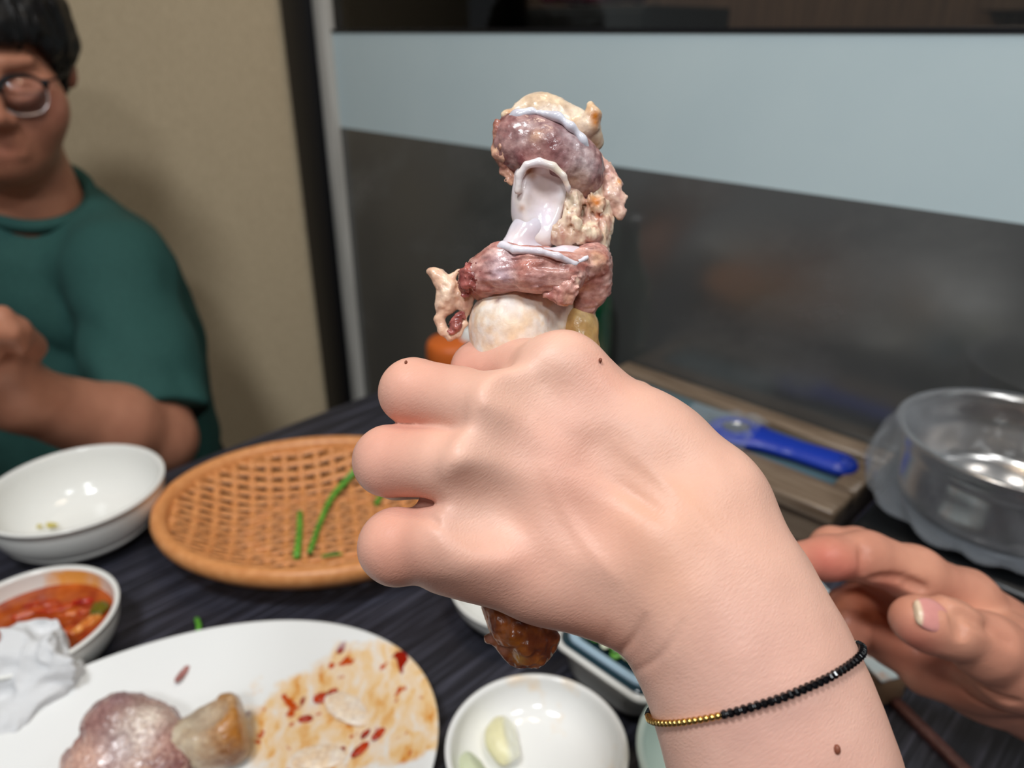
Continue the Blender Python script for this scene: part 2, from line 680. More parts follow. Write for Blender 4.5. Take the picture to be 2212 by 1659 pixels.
# the dim room beyond the window
v, f = wbox(WN + 1.6, WN + 1.65, -2.6, 2.2, FLOOR, CEIL)
props(mesh_obj('wall_far', v, f, M['far_wall'], smooth=False), kind='structure')
v, f = wbox(WN + 0.62, WN + 0.86, -1.92, -1.69, FLOOR, CEIL, 0.004, 1)
props(mesh_obj('trim_3', v, f, M['column_grey'], smooth=False), kind='structure')

cab = thing('storage_cabinet', ns(WN + 1.2, -1.54, FLOOR), 'low black storage cabinet standing in the room beyond the window', 'cabinet')
mesh_obj('body', *wbox(WN + 1.0, WN + 1.4, -1.86, -1.22, FLOOR + 0.05, CAMZ + 0.062, 0.004, 1), M['black_paint'], cab, smooth=False)
mesh_obj('plinth', *wbox(WN + 1.02, WN + 1.38, -1.84, -1.24, FLOOR, FLOOR + 0.05), M['black_paint'], cab, smooth=False)
for k in range(2):
    s0 = -1.85 + k * 0.315
    dr = mesh_obj('door', *wbox(WN + 0.985, WN + 1.0, s0, s0 + 0.31, FLOOR + 0.08, CAMZ + 0.05, 0.003, 1), M['black_paint'], cab, smooth=False)
    mesh_obj('handle', *wbox(WN + 0.972, WN + 0.985, s0 + (0.28 if k == 0 else 0.02), s0 + (0.29 if k == 0 else 0.03), 0.8, 0.95, 0.002, 1), M['aluminium'], dr)
M['pink_cloth'] = noisy_mat('magenta_cloth', lin(150, 40, 90), lin(120, 25, 70), 40, 0.8)
F0 = Field(ns(WN + 1.18, -1.52, CAMZ + 0.03) - np.array([.25, .25, .02]), ns(WN + 1.18, -1.52, CAMZ + 0.16) + np.array([.25, .25, .05]), 0.006)
F0.rbox(ns(WN + 1.16, -1.52, CAMZ + 0.102), (0.1, 0.13, 0.028), 0.02, AX_W)
F0.rbox(ns(WN + 1.15, -1.50, CAMZ + 0.137), (0.09, 0.1, 0.02), 0.018, AX_W, k=0.01)
F0.displace(lambda P: 0.008 * noise(P, 22, 3), 0.03)
v, f = F0.mesh()
props(mesh_obj('folded_cloth', v, f, M['pink_cloth']), 'magenta folded cloth lying on the black cabinet beyond the window', 'cloth')
v, f = wbox(WN + 1.52, WN + 1.6, -0.62, 1.9, CAMZ + 0.045, CAMZ + 0.09, 0.004, 1)
props(mesh_obj('trim_4', v, f, M['far_wall'], smooth=False), kind='structure')

# ================================================================== TABLE
tb = thing('dining_table', ns(0.23, -0.1, FLOOR), 'dark stained wood-grain restaurant table pushed against the window wall', 'table')
mesh_obj('tabletop', *wbox(-0.26, WN - 0.003, -0.738, 0.60, TZ - 0.03, TZ, 0.003, 2), M['table'], tb, smooth=False)
mesh_obj('apron', *wbox(-0.18, WN - 0.06, -0.65, 0.52, TZ - 0.09, TZ - 0.0302), M['black_paint'], tb, smooth=False)
for n_ in (-0.2, WN - 0.08):
    for s_ in (-0.68, 0.54):
        mesh_obj('leg', *wbox(n_ - 0.025, n_ + 0.025, s_ - 0.025, s_ + 0.025, FLOOR, TZ - 0.0302, 0.003, 1), M['black_paint'], tb, smooth=False)


# ================================================================== TABLEWARE
def dish_profile(r, h, foot, t=0.003, lip=0.0015, groove=None):
    """outer wall from the foot up, over the rim, down inside"""
    out = [(0, 0.0015), (foot - 0.004, 0.0015), (foot - 0.002, 0), (foot, 0), (foot + 0.001, 0.003)]
    steps = 10
    for i in range(1, steps + 1):
        a = i / steps * math.pi / 2
        rr_ = foot + (r - foot) * math.sin(a) ** 0.85
        zz = 0.004 + (h - 0.006) * (1 - math.cos(a)) ** 0.9
        out.append((rr_, zz))
        if groove and abs(zz - groove) < h / steps * 0.9:
            out.append((rr_ - 0.0012, zz + 0.0008)); out.append((rr_ + 0.0006, zz + 0.0018)); groove = None
    rim = [(r + lip, h - 0.002), (r + lip * 0.8, h - 0.0004), (r - 0.0005, h), (r - t * 0.8, h - 0.0005), (r - t, h - 0.002)]
    inn = []
    for i in range(steps - 1, 0, -1):
        a = i / steps * math.pi / 2
        rr_ = (foot - 0.004) + (r - t - foot + 0.004) * math.sin(a) ** 0.85
        zz = 0.004 + t * 0.6 + (h - 0.008) * (1 - math.cos(a)) ** 1.1
        inn.append((rr_, zz))
    inn += [(foot - 0.006, 0.0052), (0, 0.005)]
    return out + rim + inn


# white soup bowl
c = np.array([-0.390, 0.566, TZ])
bw = thing('soup_bowl', c, 'deep white ceramic bowl with a grooved line, nearly empty, in front of the man', 'bowl')
mesh_obj('body', *lathe(dish_profile(0.0735, 0.055, 0.036, 0.0035, 0.0012, groove=0.024), 96, c=c), M['ceramic'], bw)
M['egg'] = base_mat('yellow_food_scrap', lin(196, 178, 60), 0.4)
for px, py, rr_ in ((86, 1137, 0.0032), (108, 1134, 0.004), (118, 1134, 0.003)):
    p = on(px, py, TZ + 0.012)
    Fd = Field(p - 0.008, p + 0.008, 0.0006)
    Fd.ell(p, (rr_, rr_ * 0.7, rr_ * 0.5))
    Fd.displace(lambda P: 0.0009 * noise(P, 500, 4), 0.004)
    v, f = Fd.mesh()
    props(mesh_obj('food_scrap', v, f, M['egg']), 'small yellow food scrap left in the deep white bowl', 'food', 'yellow scraps in the deep bowl')

# oval platter with sauce smears
PC = np.array([-0.2125, 0.281, TZ]); PROT = 0.573
plat = thing('serving_platter', PC, 'large oval white platter smeared with red sauce, holding a gnawed joint', 'plate')
prof = smooth_profile([(0, 0.003), (0.50, 0.003), (0.52, 0.0), (0.60, 0.0), (0.63, 0.004), (0.80, 0.010), (0.955, 0.0205), (0.995, 0.0245), (1.004, 0.0262),
                       (0.995, 0.0276), (0.975, 0.0268), (0.93, 0.0235), (0.80, 0.0145), (0.70, 0.0085), (0.62, 0.0068), (0.4, 0.0065), (0, 0.0065)], 2)
m = base_mat('platter_glaze_with_sauce', lin(238, 238, 236), 0.1, 0.5)
b_ = m.node_tree.nodes['Principled BSDF']
tc = coords(m)
smear_c = on(790, 1540, TZ + 0.008) - PC
nz = N(m, 'ShaderNodeTexNoise', Scale=26.0, Detail=5.0, Roughness=0.6)
L(m, tc, 'Vector', nz, 'Vector')
# distance from the smear's middle, in the platter's own plane
sub = N(m, 'ShaderNodeVectorMath', operation='SUBTRACT'); sub.inputs[1].default_value = tuple(smear_c)
L(m, tc, 'Vector', sub, 0)
scl = N(m, 'ShaderNodeMapping'); scl.inputs['Rotation'].default_value = (0, 0, -0.9); scl.inputs['Scale'].default_value = (1 / 0.085, 1 / 0.052, 1.0)
L(m, sub, 'Vector', scl, 'Vector')
ln = N(m, 'ShaderNodeVectorMath', operation='LENGTH'); L(m, scl, 'Vector', ln, 0)
dst = N(m, 'ShaderNodeMath', operation='ADD'); 
nsc = N(m, 'ShaderNodeMath', operation='MULTIPLY_ADD'); nsc.inputs[1].default_value = 1.1; nsc.inputs[2].default_value = -0.55
L(m, nz, 'Fac', nsc, 0); L(m, ln, 'Value', dst, 0); L(m, nsc, 'Value', dst, 1)
mask = ramp(m, [(0.86, (1, 1, 1)), (1.0, (0, 0, 0))]); L(m, dst, 'Value', mask, 'Fac')
# streaks wiped one way
st = N(m, 'ShaderNodeMapping'); st.inputs['Rotation'].default_value = (0, 0, 0.25); st.inputs['Scale'].default_value = (110, 40, 1)
dis = N(m, 'ShaderNodeVectorMath', operation='MULTIPLY_ADD'); L(m, nz, 'Color', dis, 0); dis.inputs[1].default_value = (0.03, 0.03, 0); L(m, tc, 'Vector', dis, 2)
L(m, dis, 'Vector', st, 'Vector')
n3 = N(m, 'ShaderNodeTexNoise', Scale=1.0, Detail=4.0, Roughness=0.6); L(m, st, 'Vector', n3, 'Vector')
oil = ramp(m, [(0.30, lin(236, 230, 222)), (0.42, lin(240, 216, 188)), (0.55, lin(238, 200, 146)), (0.66, lin(226, 160, 82)), (0.78, lin(206, 112, 34))])
L(m, n3, 'Fac', oil, 'Fac')
# chilli spots
n4 = N(m, 'ShaderNodeTexNoise', Scale=85.0, Detail=2.0); L(m, tc, 'Vector', n4, 'Vector')
spot = ramp(m, [(0.635, (0, 0, 0)), (0.69, (1, 1, 1))]); L(m, n4, 'Fac', spot, 'Fac')
mxs = N(m, 'ShaderNodeMix', data_type='RGBA'); m.node_tree.links.new(spot.outputs[0], mxs.inputs[0])
m.node_tree.links.new(oil.outputs[0], mxs.inputs[6]); mxs.inputs[7].default_value = (*lin(196, 74, 18), 1)
n5 = N(m, 'ShaderNodeTexNoise', Scale=60.0, Detail=1.0); L(m, tc, 'Vector', n5, 'Vector')
spot2 = ramp(m, [(0.69, (0, 0, 0)), (0.72, (1, 1, 1))]); L(m, n5, 'Fac', spot2, 'Fac')
mxr = N(m, 'ShaderNodeMix', data_type='RGBA'); m.node_tree.links.new(spot2.outputs[0], mxr.inputs[0])
m.node_tree.links.new(mxs.outputs[2], mxr.inputs[6]); mxr.inputs[7].default_value = (*lin(150, 28, 12), 1)
mxf = N(m, 'ShaderNodeMix', data_type='RGBA'); m.node_tree.links.new(mask.outputs[0], mxf.inputs[0])
mxf.inputs[6].default_value = (*lin(238, 238, 236), 1); m.node_tree.links.new(mxr.outputs[2], mxf.inputs[7])
m.node_tree.links.new(mxf.outputs[2], b_.inputs['Base Color'])
M['platter'] = m
mesh_obj('body', *lathe(prof, 128, 0.18, 0.13, PROT, PC), M['platter'], plat)
_in = [q for q in prof[len(prof) // 2:]][::-1]
_ix = np.array([q[0] for q in _in]); _iz = np.array([q[1] for q in _in])
_k = np.argsort(_ix[_ix < .97]); _ix, _iz = _ix[_ix < .97][_k], _iz[:len(_k)][_k]


def plat_hit(x, y):
    """where the line of sight through a spot meets the platter's upper face"""
    z = TZ + .007
    for _ in range(6):
        p = on(x, y, z) - PC
        u = (p[0] * math.cos(PROT) + p[1] * math.sin(PROT)) / .18; w_ = (-p[0] * math.sin(PROT) + p[1] * math.cos(PROT)) / .13
        z = TZ + float(np.interp(math.hypot(u, w_), _ix, _iz))
    return z


def scrap(name, px, py, z, rad, rot, cols, label, cat, group=None, amp=0.0012, freq=260, vox=0.0006, mat=None, seed=1):
    p = on(px, py, z)
    R = max(rad) + 0.004
    Fd = Field(p - R, p + R, vox)
    ca, sa = math.cos(rot), math.sin(rot)
    Fd.ell(p, rad, [[ca, sa, 0], [-sa, ca, 0], [0, 0, 1]])
    Fd.displace(lambda P: amp * fbm(P, freq, seed), 0.006)
    v, f = Fd.mesh()
    t = sstep(-0.4, 0.5, fbm(v, 180, seed + 5))[:, None]
    cc = np.array(cols[0]) * (1 - t) + np.array(cols[1]) * t
    return props(mesh_obj(name, v, f, mat or M['wet'], cols=cc), label, cat, group)


M['wet'] = col_mat('wet_cooked_food', 0.22, 0.18, 300, 0.00025, 700)
PZ = TZ + 0.0068
for i, (px, py, rx, ry, ro) in enumerate(((695, 1507, .006, .0042, .4), (718, 1495, .0045, .0025, .6), (660, 1553, .005, .0028, 0.2),
                                          (818, 1585, .0062, .0028, .9), (780, 1618, .0075, .003, .8), (790, 1585, .0045, .002, .9))):
    scrap('chilli_flake', px, py, plat_hit(px, py) + 0.0008, (rx, ry, 0.0018), ro, (lin(150, 30, 12), lin(196, 62, 20)),
          'bit of dark red chilli paste stuck to the smeared platter', 'food', 'chilli paste bits on the platter', amp=0.0008, freq=420, seed=10 + i)
for i, (px, py, rx, ry, ro) in enumerate(((755, 1530, .021, .0105, -0.55), (690, 1635, .017, .009, 0.0))):
    scrap('cabbage_piece', px, py, plat_hit(px, py) + 0.001, (rx, ry, 0.0022), ro, (lin(244, 232, 214), lin(240, 214, 180)),
          ('pale flat cabbage piece touching the darkest chilli paste blob on the platter', 'pale cabbage piece lying between the chilli bits and the gnawed joint')[i], 'food', 'cabbage pieces on the platter', amp=0.001, freq=160, seed=30 + i)
scrap('meat_shred', 394, 1455, plat_hit(394, 1455) + 0.001, (0.0085, 0.0028, 0.0016), 1.35, (lin(176, 124, 118), lin(150, 96, 90)),
      'single thin pink meat shred on the bare white side of the platter', 'food', amp=0.001, freq=300, seed=44)

# kimchi dish
c = np.array([-0.3465, 0.4165, TZ])
kd = thing('side_dish_bowl', c, 'small white side dish bowl full of red kimchi juice beside the tissue', 'bowl')
M['stained'] = noisy_mat('white_glaze_with_orange_stains', lin(234, 233, 226), lin(238, 168, 82), 24, 0.15, lo=0.5, hi=0.66)
prof = dish_profile(0.0575, 0.040, 0.034, 0.003, 0.001)
k_in = 22
vo, fo = lathe(prof[:20], 80, c=c)
mesh_obj('body', vo, fo, M['ceramic'], kd)
mesh_obj('inner_glaze', *lathe(prof[19:], 80, c=c), M['stained'], kd)
# kimchi: liquid and pieces
m = noisy_mat('red_kimchi_liquid', lin(146, 52, 22), lin(186, 92, 36), 60, 0.12, 0.0012)
rr_, aa_ = np.meshgrid(np.linspace(0, 0.0535, 22), np.linspace(0, 2 * math.pi, 73)[:-1], indexing='ij')
P = np.stack([c[0] + rr_.ravel() * np.cos(aa_.ravel()), c[1] + rr_.ravel() * np.sin(aa_.ravel()), np.full(rr_.size, TZ + 0.0255)], 1)
P[:, 2] += 0.0022 * fbm(P, 110, 8) * (rr_.ravel() < 0.052)
ff = []
for i in range(21):
    for j in range(72):
        ff.append((i * 72 + j, (i + 1) * 72 + j, (i + 1) * 72 + (j + 1) % 72, i * 72 + (j + 1) % 72))
mesh_obj('kimchi_juice', P, ff, m, kd)
for i, (px, py, rx, ry, ro, ca_, cb_) in enumerate((
        (185, 1350, .013, .0038, 1.0, lin(226, 150, 70), lin(196, 92, 30)), (165, 1325, .011, .0035, 0.4, lin(204, 110, 50), lin(176, 60, 24)),
        (120, 1315, .013, .005, 0.3, lin(196, 84, 34), lin(160, 42, 18)), (205, 1330, .010, .0035, 1.25, lin(232, 172, 104), lin(200, 104, 40)),
        (150, 1362, .011, .004, 0.8, lin(200, 92, 32), lin(170, 54, 18)), (90, 1305, .014, .005, 0.2, lin(186, 74, 30), lin(150, 38, 16)),
        (60, 1325, .012, .0045, 0.6, lin(206, 104, 44), lin(168, 52, 20)), (180, 1300, .008, .003, 0.2, lin(190, 50, 26), lin(150, 30, 18)))):
    scrap('kimchi_piece', px, py, TZ + 0.0265, (rx, ry, 0.0028), ro, (ca_, cb_), 'strip of orange-red kimchi cabbage soaking in the kimchi bowl', 'food',
          'kimchi strips in the kimchi bowl', amp=0.0016, freq=260, seed=60 + i)
scrap('leaf_piece', 215, 1313, TZ + 0.0285, (0.0065, 0.0085, 0.0022), 0.3, (lin(110, 100, 24), lin(86, 84, 20)),
      'olive green leaf scrap floating among the red kimchi', 'food', amp=0.0018, freq=230, seed=72)

# crumpled tissue leaning on the kimchi dish and the platter
m = base_mat('white_tissue_paper', lin(220, 220, 221), 0.9, 0.1, sss=0.0)
mp = coords(m); vn = N(m, 'ShaderNodeTexVoronoi', Scale=900.0); L(m, mp, 'Vector', vn, 'Vector'); bump(m, vn, 'Distance', 0.5, 0.0003)
M['tissue'] = m
tc0 = on(48, 1465, TZ + 0.03)
Ft = Field(tc0 - np.array([.06, .06, .028]), tc0 + np.array([.055, .06, .036]), 0.0009)
Ft.ell(on(60, 1410, TZ + .042), (.026, .02, .017), k=.006)
Ft.ell(on(115, 1425, TZ + .040), (.019, .013, .010), k=.006)
Ft.ell(on(20, 1440, TZ + .036), (.03, .022, .016), k=.006)
Ft.cap(on(95, 1470, TZ + .026), on(20, 1545, TZ + .018), .017, .013, k=.006)
Ft.cap(on(140, 1450, TZ + .029), on(70, 1535, TZ + .015), .009, .007, k=.006)


def crumple(P):
    Q = P + 0.006 * np.stack([noise(P, 40, 31), noise(P, 40, 32), noise(P, 40, 33)], 1)
    a = np.abs(noise(Q, 34, 5)) + 0.5 * np.abs(noise(Q, 72, 6)) + 0.12 * np.abs(noise(P, 170, 9))
    return 0.015 * a - 0.0055


Ft.displace(crumple, 0.02)
v, f = Ft.mesh()
tissue = props(mesh_obj('crumpled_tissue', v, f, M['tissue'], smooth=True), 'crumpled white paper tissue leaning between kimchi bowl and platter', 'tissue')

# round sauce dish with garlic
c = np.array([0.0149, 0.3185, TZ])
gd = thing('sauce_dish', c, 'small round white dish holding pale garlic slices', 'dish')
M['ceramic_oil'] = noisy_mat('white_glaze_faint_oil', lin(236, 235, 232), lin(238, 214, 184), 32, 0.1, lo=0.62, hi=0.78)
mesh_obj('body', *lathe(dish_profile(0.0545, 0.030, 0.030, 0.003, 0.001), 96, c=c), M['ceramic_oil'], gd)
M['garlic'] = col_mat('raw_garlic', 0.35, 0.05, 200, 0.0001, 600, sss=0.2, sss_r=(.003, .003, .0015))


def garlic(px, py, z, size, tilt, c1, c2, label):
    p = on(px, py, z)
    Fg = Field(p - 0.024, p + 0.024, 0.0006)
    ca, sa = math.cos(tilt), math.sin(tilt)
    ax = np.array([[ca, sa, 0], [-sa, ca, 0], [0, 0, 1]])
    Fg.ell(p, (size * 0.72, size, size * 0.55), ax)
    Fg.rbox(p + ax[0] * size * 0.62 + np.array([0, 0, size * 0.55]), (size * 0.5, size * 2, size * 0.6), 0.0005, np.array([ax[0] * .75 + np.array([0, 0, .66]), ax[1], np.cross(ax[0] * .75 + np.array([0, 0, .66]), ax[1])]), k=0.0012, op='cut')
    Fg.displace(lambda P: 0.0008 * noise(P, 160, 2), 0.006)
    v, f = Fg.mesh()
    t = sstep(-0.1, 0.25, ((v - p) @ ax[0]) / size)[:, None]
    return props(mesh_obj('garlic_slice', v, f, M['garlic'], cols=np.array(c1) * (1 - t) + np.array(c2) * t), label, 'garlic')


garlic(1088, 1598, TZ + 0.015, 0.0165, 0.15, lin(234, 228, 184), lin(240, 240, 222), 'thick pale yellow garlic slice with a white cut face in the sauce dish')
garlic(1022, 1660, TZ + 0.0115, 0.0125, 0.6, lin(205, 212, 180), lin(196, 206, 178), 'thin greenish garlic slice half under the thick yellow slice')

# pale green bowl
c = np.array([0.1275, 0.300, TZ])
props(mesh_obj('rice_bowl', *lathe(dish_profile(0.0545, 0.046, 0.028, 0.0032, 0.001), 96, c=c), M['ceramic_green']),
      'pale mint green bowl standing right under the bracelet arm', 'bowl')

# small white dish at the lower end of the bone
c = np.array([0.0080, 0.4690, TZ])
props(mesh_obj('banchan_dish', *lathe(dish_profile(0.056, 0.030, 0.032, 0.003, 0.001), 80, c=c), M['ceramic']),
      'empty round white dish standing below the held bone, behind the garlic dish', 'dish')

# rectangular dish with greens
d0 = on(1185, 1378, TZ + 0.040); n0 = float(NW @ d0[:2]); s0 = float(SW @ d0[:2])
gd2 = thing('salad_dish', ns(n0 + 0.06, s0 + 0.06, TZ), 'rectangular flanged white dish of chopped greens under the fist', 'dish')


def rr_loft(levels, n=12):
    """loft of rounded rectangles (n0,n1,s0,s1,z,radius)"""
    v, f = [], []
    for (a0, a1, b0, b1, z, r) in levels:
        for (cn, cs_, st_) in ((a1 - r, b1 - r, 0), (a0 + r, b1 - r, 1), (a0 + r, b0 + r, 2), (a1 - r, b0 + r, 3)):
            for k in range(n):
                th = (st_ + k / (n - 1)) * math.pi / 2
                p = ns(cn + r * math.cos(th), cs_ + r * math.sin(th), z)
                v.append(p)
    q = 4 * n
    for i in range(len(levels) - 1):
        for k in range(q):
            l = (k + 1) % q
            f.append((i * q + k, i * q + l, (i + 1) * q + l, (i + 1) * q + k))
    f.append(tuple(range(q - 1, -1, -1)))
    f.append(tuple((len(levels) - 1) * q + k for k in range(q)))
    return np.array(v), [tuple(reversed(x)) for x in f]


a0, a1, b0, b1 = n0, n0 + 0.13, s0, s0 + 0.083


def ins(d, z, r):
    return (a0 + d, a1 - d, b0 + d, b1 - d, z, r)


mesh_obj('body', *rr_loft([ins(.018, TZ, .018), ins(.011, TZ + .003, .022), ins(.004, TZ + .016, .022), ins(.003, TZ + .033, .018), ins(.0, TZ + .036, .012), ins(.0, TZ + .0395, .012),
                           ins(.006, TZ + .0395, .014), ins(.010, TZ + .036, .016), ins(.016, TZ + .024, .022), ins(.03, TZ + .018, .02)]), M['ceramic'], gd2)
M['teal_glass'] = base_mat('dark_teal_glass', lin(34, 58, 68), 0.08, 0.6)
mesh_obj('glass_insert', *rr_loft([ins(.0032, TZ + .0397, .012), ins(.0026, TZ + .0405, .012), ins(.0030, TZ + .0415, .012), ins(.014, TZ + .0415, .014), ins(.016, TZ + .0411, .014)]), M['teal_glass'], gd2)
M['pale_glass'] = base_mat('pale_blue_glass_edge', lin(170, 196, 214), 0.12, 0.6)
i0, i1 = .0068, .0112
v, f = rr_loft([ins(i0, TZ + .0416, .011), ins(i0, TZ + .0440, .011), ins(i0 + .001, TZ + .0448, .011), ins(i1, TZ + .0446, .011), ins(i1 + .0008, TZ + .0420, .011)])
mesh_obj('glass_edge', v, f[:-2], M['pale_glass'], gd2)
M['leaf'] = col_mat('chopped_green_leaf', 0.3, 0.3, 260, 0.0003, 500)
for i in range(14):
    px = 1240 + 9.5 * i; py = 1384 + 6.0 * i + random.uniform(-5, 3)
    p = on(px, py, TZ + 0.044)
    nn = float(NW @ p[:2]); ss = float(SW @ p[:2])
    p = ns(max(nn, a0 + 0.021 + random.uniform(0, .004)), ss, TZ + 0.046 + random.uniform(0, .004))
    Fl = Field(p - 0.013, p + 0.013, 0.0007)
    a_ = random.uniform(0, 3.1)
    Fl.ell(p, (0.0095, 0.0055, 0.0022), [[math.cos(a_), math.sin(a_), 0.2], [-math.sin(a_), math.cos(a_), 0.1], [-.2, -.1, 1]])
    Fl.displace(lambda P: 0.0015 * fbm(P, 260, 20 + i), 0.006)
    v, f = Fl.mesh()
    white = i in (2, 5, 9)
    cA, cB = (lin(214, 222, 196), lin(190, 208, 160)) if white else (lin(50, 110, 36), lin(96, 158, 60))
    t = sstep(-.4, .4, fbm(v, 200, i))[:, None]
    props(mesh_obj('green_onion_piece' if not white else 'onion_piece', v, f, M['leaf'], cols=np.array(cA) * (1 - t) + np.array(cB) * t),
          ('white chopped onion piece' if white else 'chopped green leaf piece') + ' on the glass insert of the flanged dish', 'food',
          'white onion pieces in the flanged dish' if white else 'green leaf pieces in the flanged dish')

# narrow stained sauce tray and chopstick at the right
c0 = on(1905, 1474, TZ + 0.026)
q1 = on(1946, 1463, TZ + 0.026) - c0
q1 = q1 / np.linalg.norm(q1)
q2 = np.array([-q1[1], q1[0], 0])
hw, hl = 0.0125, 0.055
cc = c0 + q1 * hw + q2 * hl
M['tray_stain'] = noisy_mat('white_glaze_soy_stains', lin(206, 222, 228), lin(214, 128, 40), 46, 0.15, lo=0.56, hi=0.7)
M['tan_ceramic'] = base_mat('tan_ceramic_side', lin(168, 136, 106), 0.35)
st_ = thing('sauce_tray', np.array([cc[0], cc[1], TZ]), 'narrow white sauce tray with orange stains beside the open hand', 'tray')
mesh_obj('body', *box(np.array([cc[0], cc[1], TZ + 0.0125]), np.array([q1, q2, [0, 0, 1]]), (hw - 0.0005, hl - 0.0005, 0.0125), 0.003, 2), M['tan_ceramic'], st_)
mesh_obj('top_glaze', *box(np.array([cc[0], cc[1], TZ + 0.0258]), np.array([q1, q2, [0, 0, 1]]), (hw, hl, 0.0012), 0.001, 2), M['tray_stain'], st_)
M['brown_stick'] = noisy_mat('reddish_brown_lacquered_wood', lin(112, 74, 68), lin(92, 58, 54), 40, 0.35, stretch=(6, 6, 6))
A_ = on(1850, 1425, TZ + 0.006); B_ = on(2100, 1672, TZ + 0.006)
B_ = A_ + (B_ - A_) * 1.35
d = (B_ - A_) / np.linalg.norm(B_ - A_)
props(mesh_obj('chopstick', *box((A_ + B_) / 2 + np.array([0, 0, -0.003]), np.array([d, [-d[1], d[0], 0], [0, 0, 1]]), (np.linalg.norm(B_ - A_) / 2, 0.0038, 0.003), 0.0012, 2), M['brown_stick']),
      'flat reddish brown wooden chopstick lying on the table beside the sauce tray', 'chopstick')

# chive bit on the table
M['stem'] = noisy_mat('green_chive', lin(72, 140, 44), lin(104, 172, 60), 120, 0.35)
a_ = on(425, 1338, TZ + 0.003); b2 = on(429, 1366, TZ + 0.002)
props(mesh_obj('chive_bit', *tube(spline([a_, (a_ + b2) / 2 + np.array([.001, 0, .001]), b2], 4), 0.0021, 10), M['stem']), 'tiny green chive bit lying on the bare table by the platter', 'vegetable')

# ------------------------------------------------------------------ woven basket
BC = np.array([-0.176, 0.571, TZ]); BA, BB = 0.136, 0.104; BH = 0.037
bk = thing('woven_basket', BC, 'shallow oval orange-brown woven plastic basket with a thick rolled rim', 'basket')
M['basket'] = noisy_mat('orange_brown_plastic', lin(226, 156, 98), lin(210, 138, 80), 140, 0.38, stretch=(1, 1, 1))
wa = math.radians(15.0)
uw = np.array([-math.sin(wa), math.cos(wa)]); ul = np.array([math.cos(wa), math.sin(wa)])


def bz(x, y):
    """height of the woven shell above the table"""
    q = math.sqrt((x / BA) ** 2 + (y / BB) ** 2)
    return 0.006 + (BH - 0.008) * float(sstep(0.52, 1.12, np.array(q))) * 1.18


ring = []
NR = 96
prof_r = [(0.004, -0.011), (0.0075, -0.007), (0.0085, -0.001), (0.007, 0.004), (0.003, 0.006), (-0.002, 0.005), (-0.005, 0.001), (-0.006, -0.006), (-0.0065, -0.016), (-0.003, -0.018), (0.001, -0.015)]
v, f = [], []
for i in range(NR):
    a_ = 2 * math.pi * i / NR
    ex, ey = BA * math.cos(a_), BB * math.sin(a_)
    nx_, ny_ = BB * math.cos(a_), BA * math.sin(a_)
    l_ = math.hypot(nx_, ny_)
    for o_, z_ in prof_r:
        v.append((BC[0] + ex + nx_ / l_ * o_, BC[1] + ey + ny_ / l_ * o_, TZ + BH + z_))
K = len(prof_r)
for i in range(NR):
    j = (i + 1) % NR
    for k in range(K):
        l = (k + 1) % K
        f.append((i * K + k, j * K + k, j * K + l, i * K + l))
mesh_obj('rim', np.array(v), f, M['basket'], bk)
# foot ring under the basket
v, f = [], []
for i in range(64):
    a_ = 2 * math.pi * i / 64
    for o_, z_ in ((0.44, 0.0), (0.5, 0.0), (0.51, 0.0055), (0.43, 0.0055)):
        v.append((BC[0] + BA * o_ * math.cos(a_), BC[1] + BB * o_ * math.sin(a_), TZ + z_))
for i in range(64):
    j = (i + 1) % 64
    for k in range(4):
        l = (k + 1) % 4
        f.append((i * 4 + k, j * 4 + k, j * 4 + l, i * 4 + l))
mesh_obj('foot_ring', np.array(v), f, M['basket'], bk)


def strip(dirv, side, off, width, thick, phase, pitch, name):
    """one woven strip following the shell, passing over and under"""
    # extent inside the oval
    ts = np.linspace(-0.15, 0.15, 241)
    ok = [t for t in ts if ((dirv[0] * t + side[0] * off) / BA) ** 2 + ((dirv[1] * t + side[1] * off) / BB) ** 2 < 0.955 ** 2]
    if len(ok) < 4: return
    tt = np.linspace(ok[0], ok[-1], max(8, int((ok[-1] - ok[0]) / pitch * 4)))
    v, f = [], []
    for t in tt:
        wob = 0.0006 * math.cos(math.pi * t / pitch + phase)
        x, y = dirv * t + side * off
        for sgn, dz in ((-1, thick), (1, thick), (1, -thick), (-1, -thick)):
            xx, yy = x + side[0] * sgn * width / 2, y + side[1] * sgn * width / 2
            v.append((BC[0] + xx, BC[1] + yy, TZ + bz(xx, yy) + wob + dz))
    for i in range(len(tt) - 1):
        for k in range(4):
            l = (k + 1) % 4
            f.append((i * 4 + k, i * 4 + l, (i + 1) * 4 + l, (i + 1) * 4 + k))
    f.append((3, 2, 1, 0)); q = (len(tt) - 1) * 4; f.append((q, q + 1, q + 2, q + 3))
    mesh_obj(name, np.array(v), f, M['basket'], bk)


WP, LP = 0.0155, 0.0090
for i in range(-9, 10):
    strip(uw, ul, i * WP, 0.0056, 0.0007, math.pi * (i % 2), LP, 'warp_strip')
for i in range(-12, 13):
    strip(ul, uw, i * LP, 0.0058, 0.0006, math.pi * ((i + 1) % 2), WP, 'weft_strip')


def stem(pts, rad, label):
    P = []
    for (x, y, dz) in pts:
        p = on(x, y, TZ + 0.012)
        P.append(np.array([p[0], p[1], TZ + bz(p[0] - BC[0], p[1] - BC[1]) + dz]))
    s = spline(P, 6)
    props(mesh_obj('green_chive', *tube(s, np.linspace(rad[0], rad[1], len(s)), 12), M['stem']), label, 'vegetable')


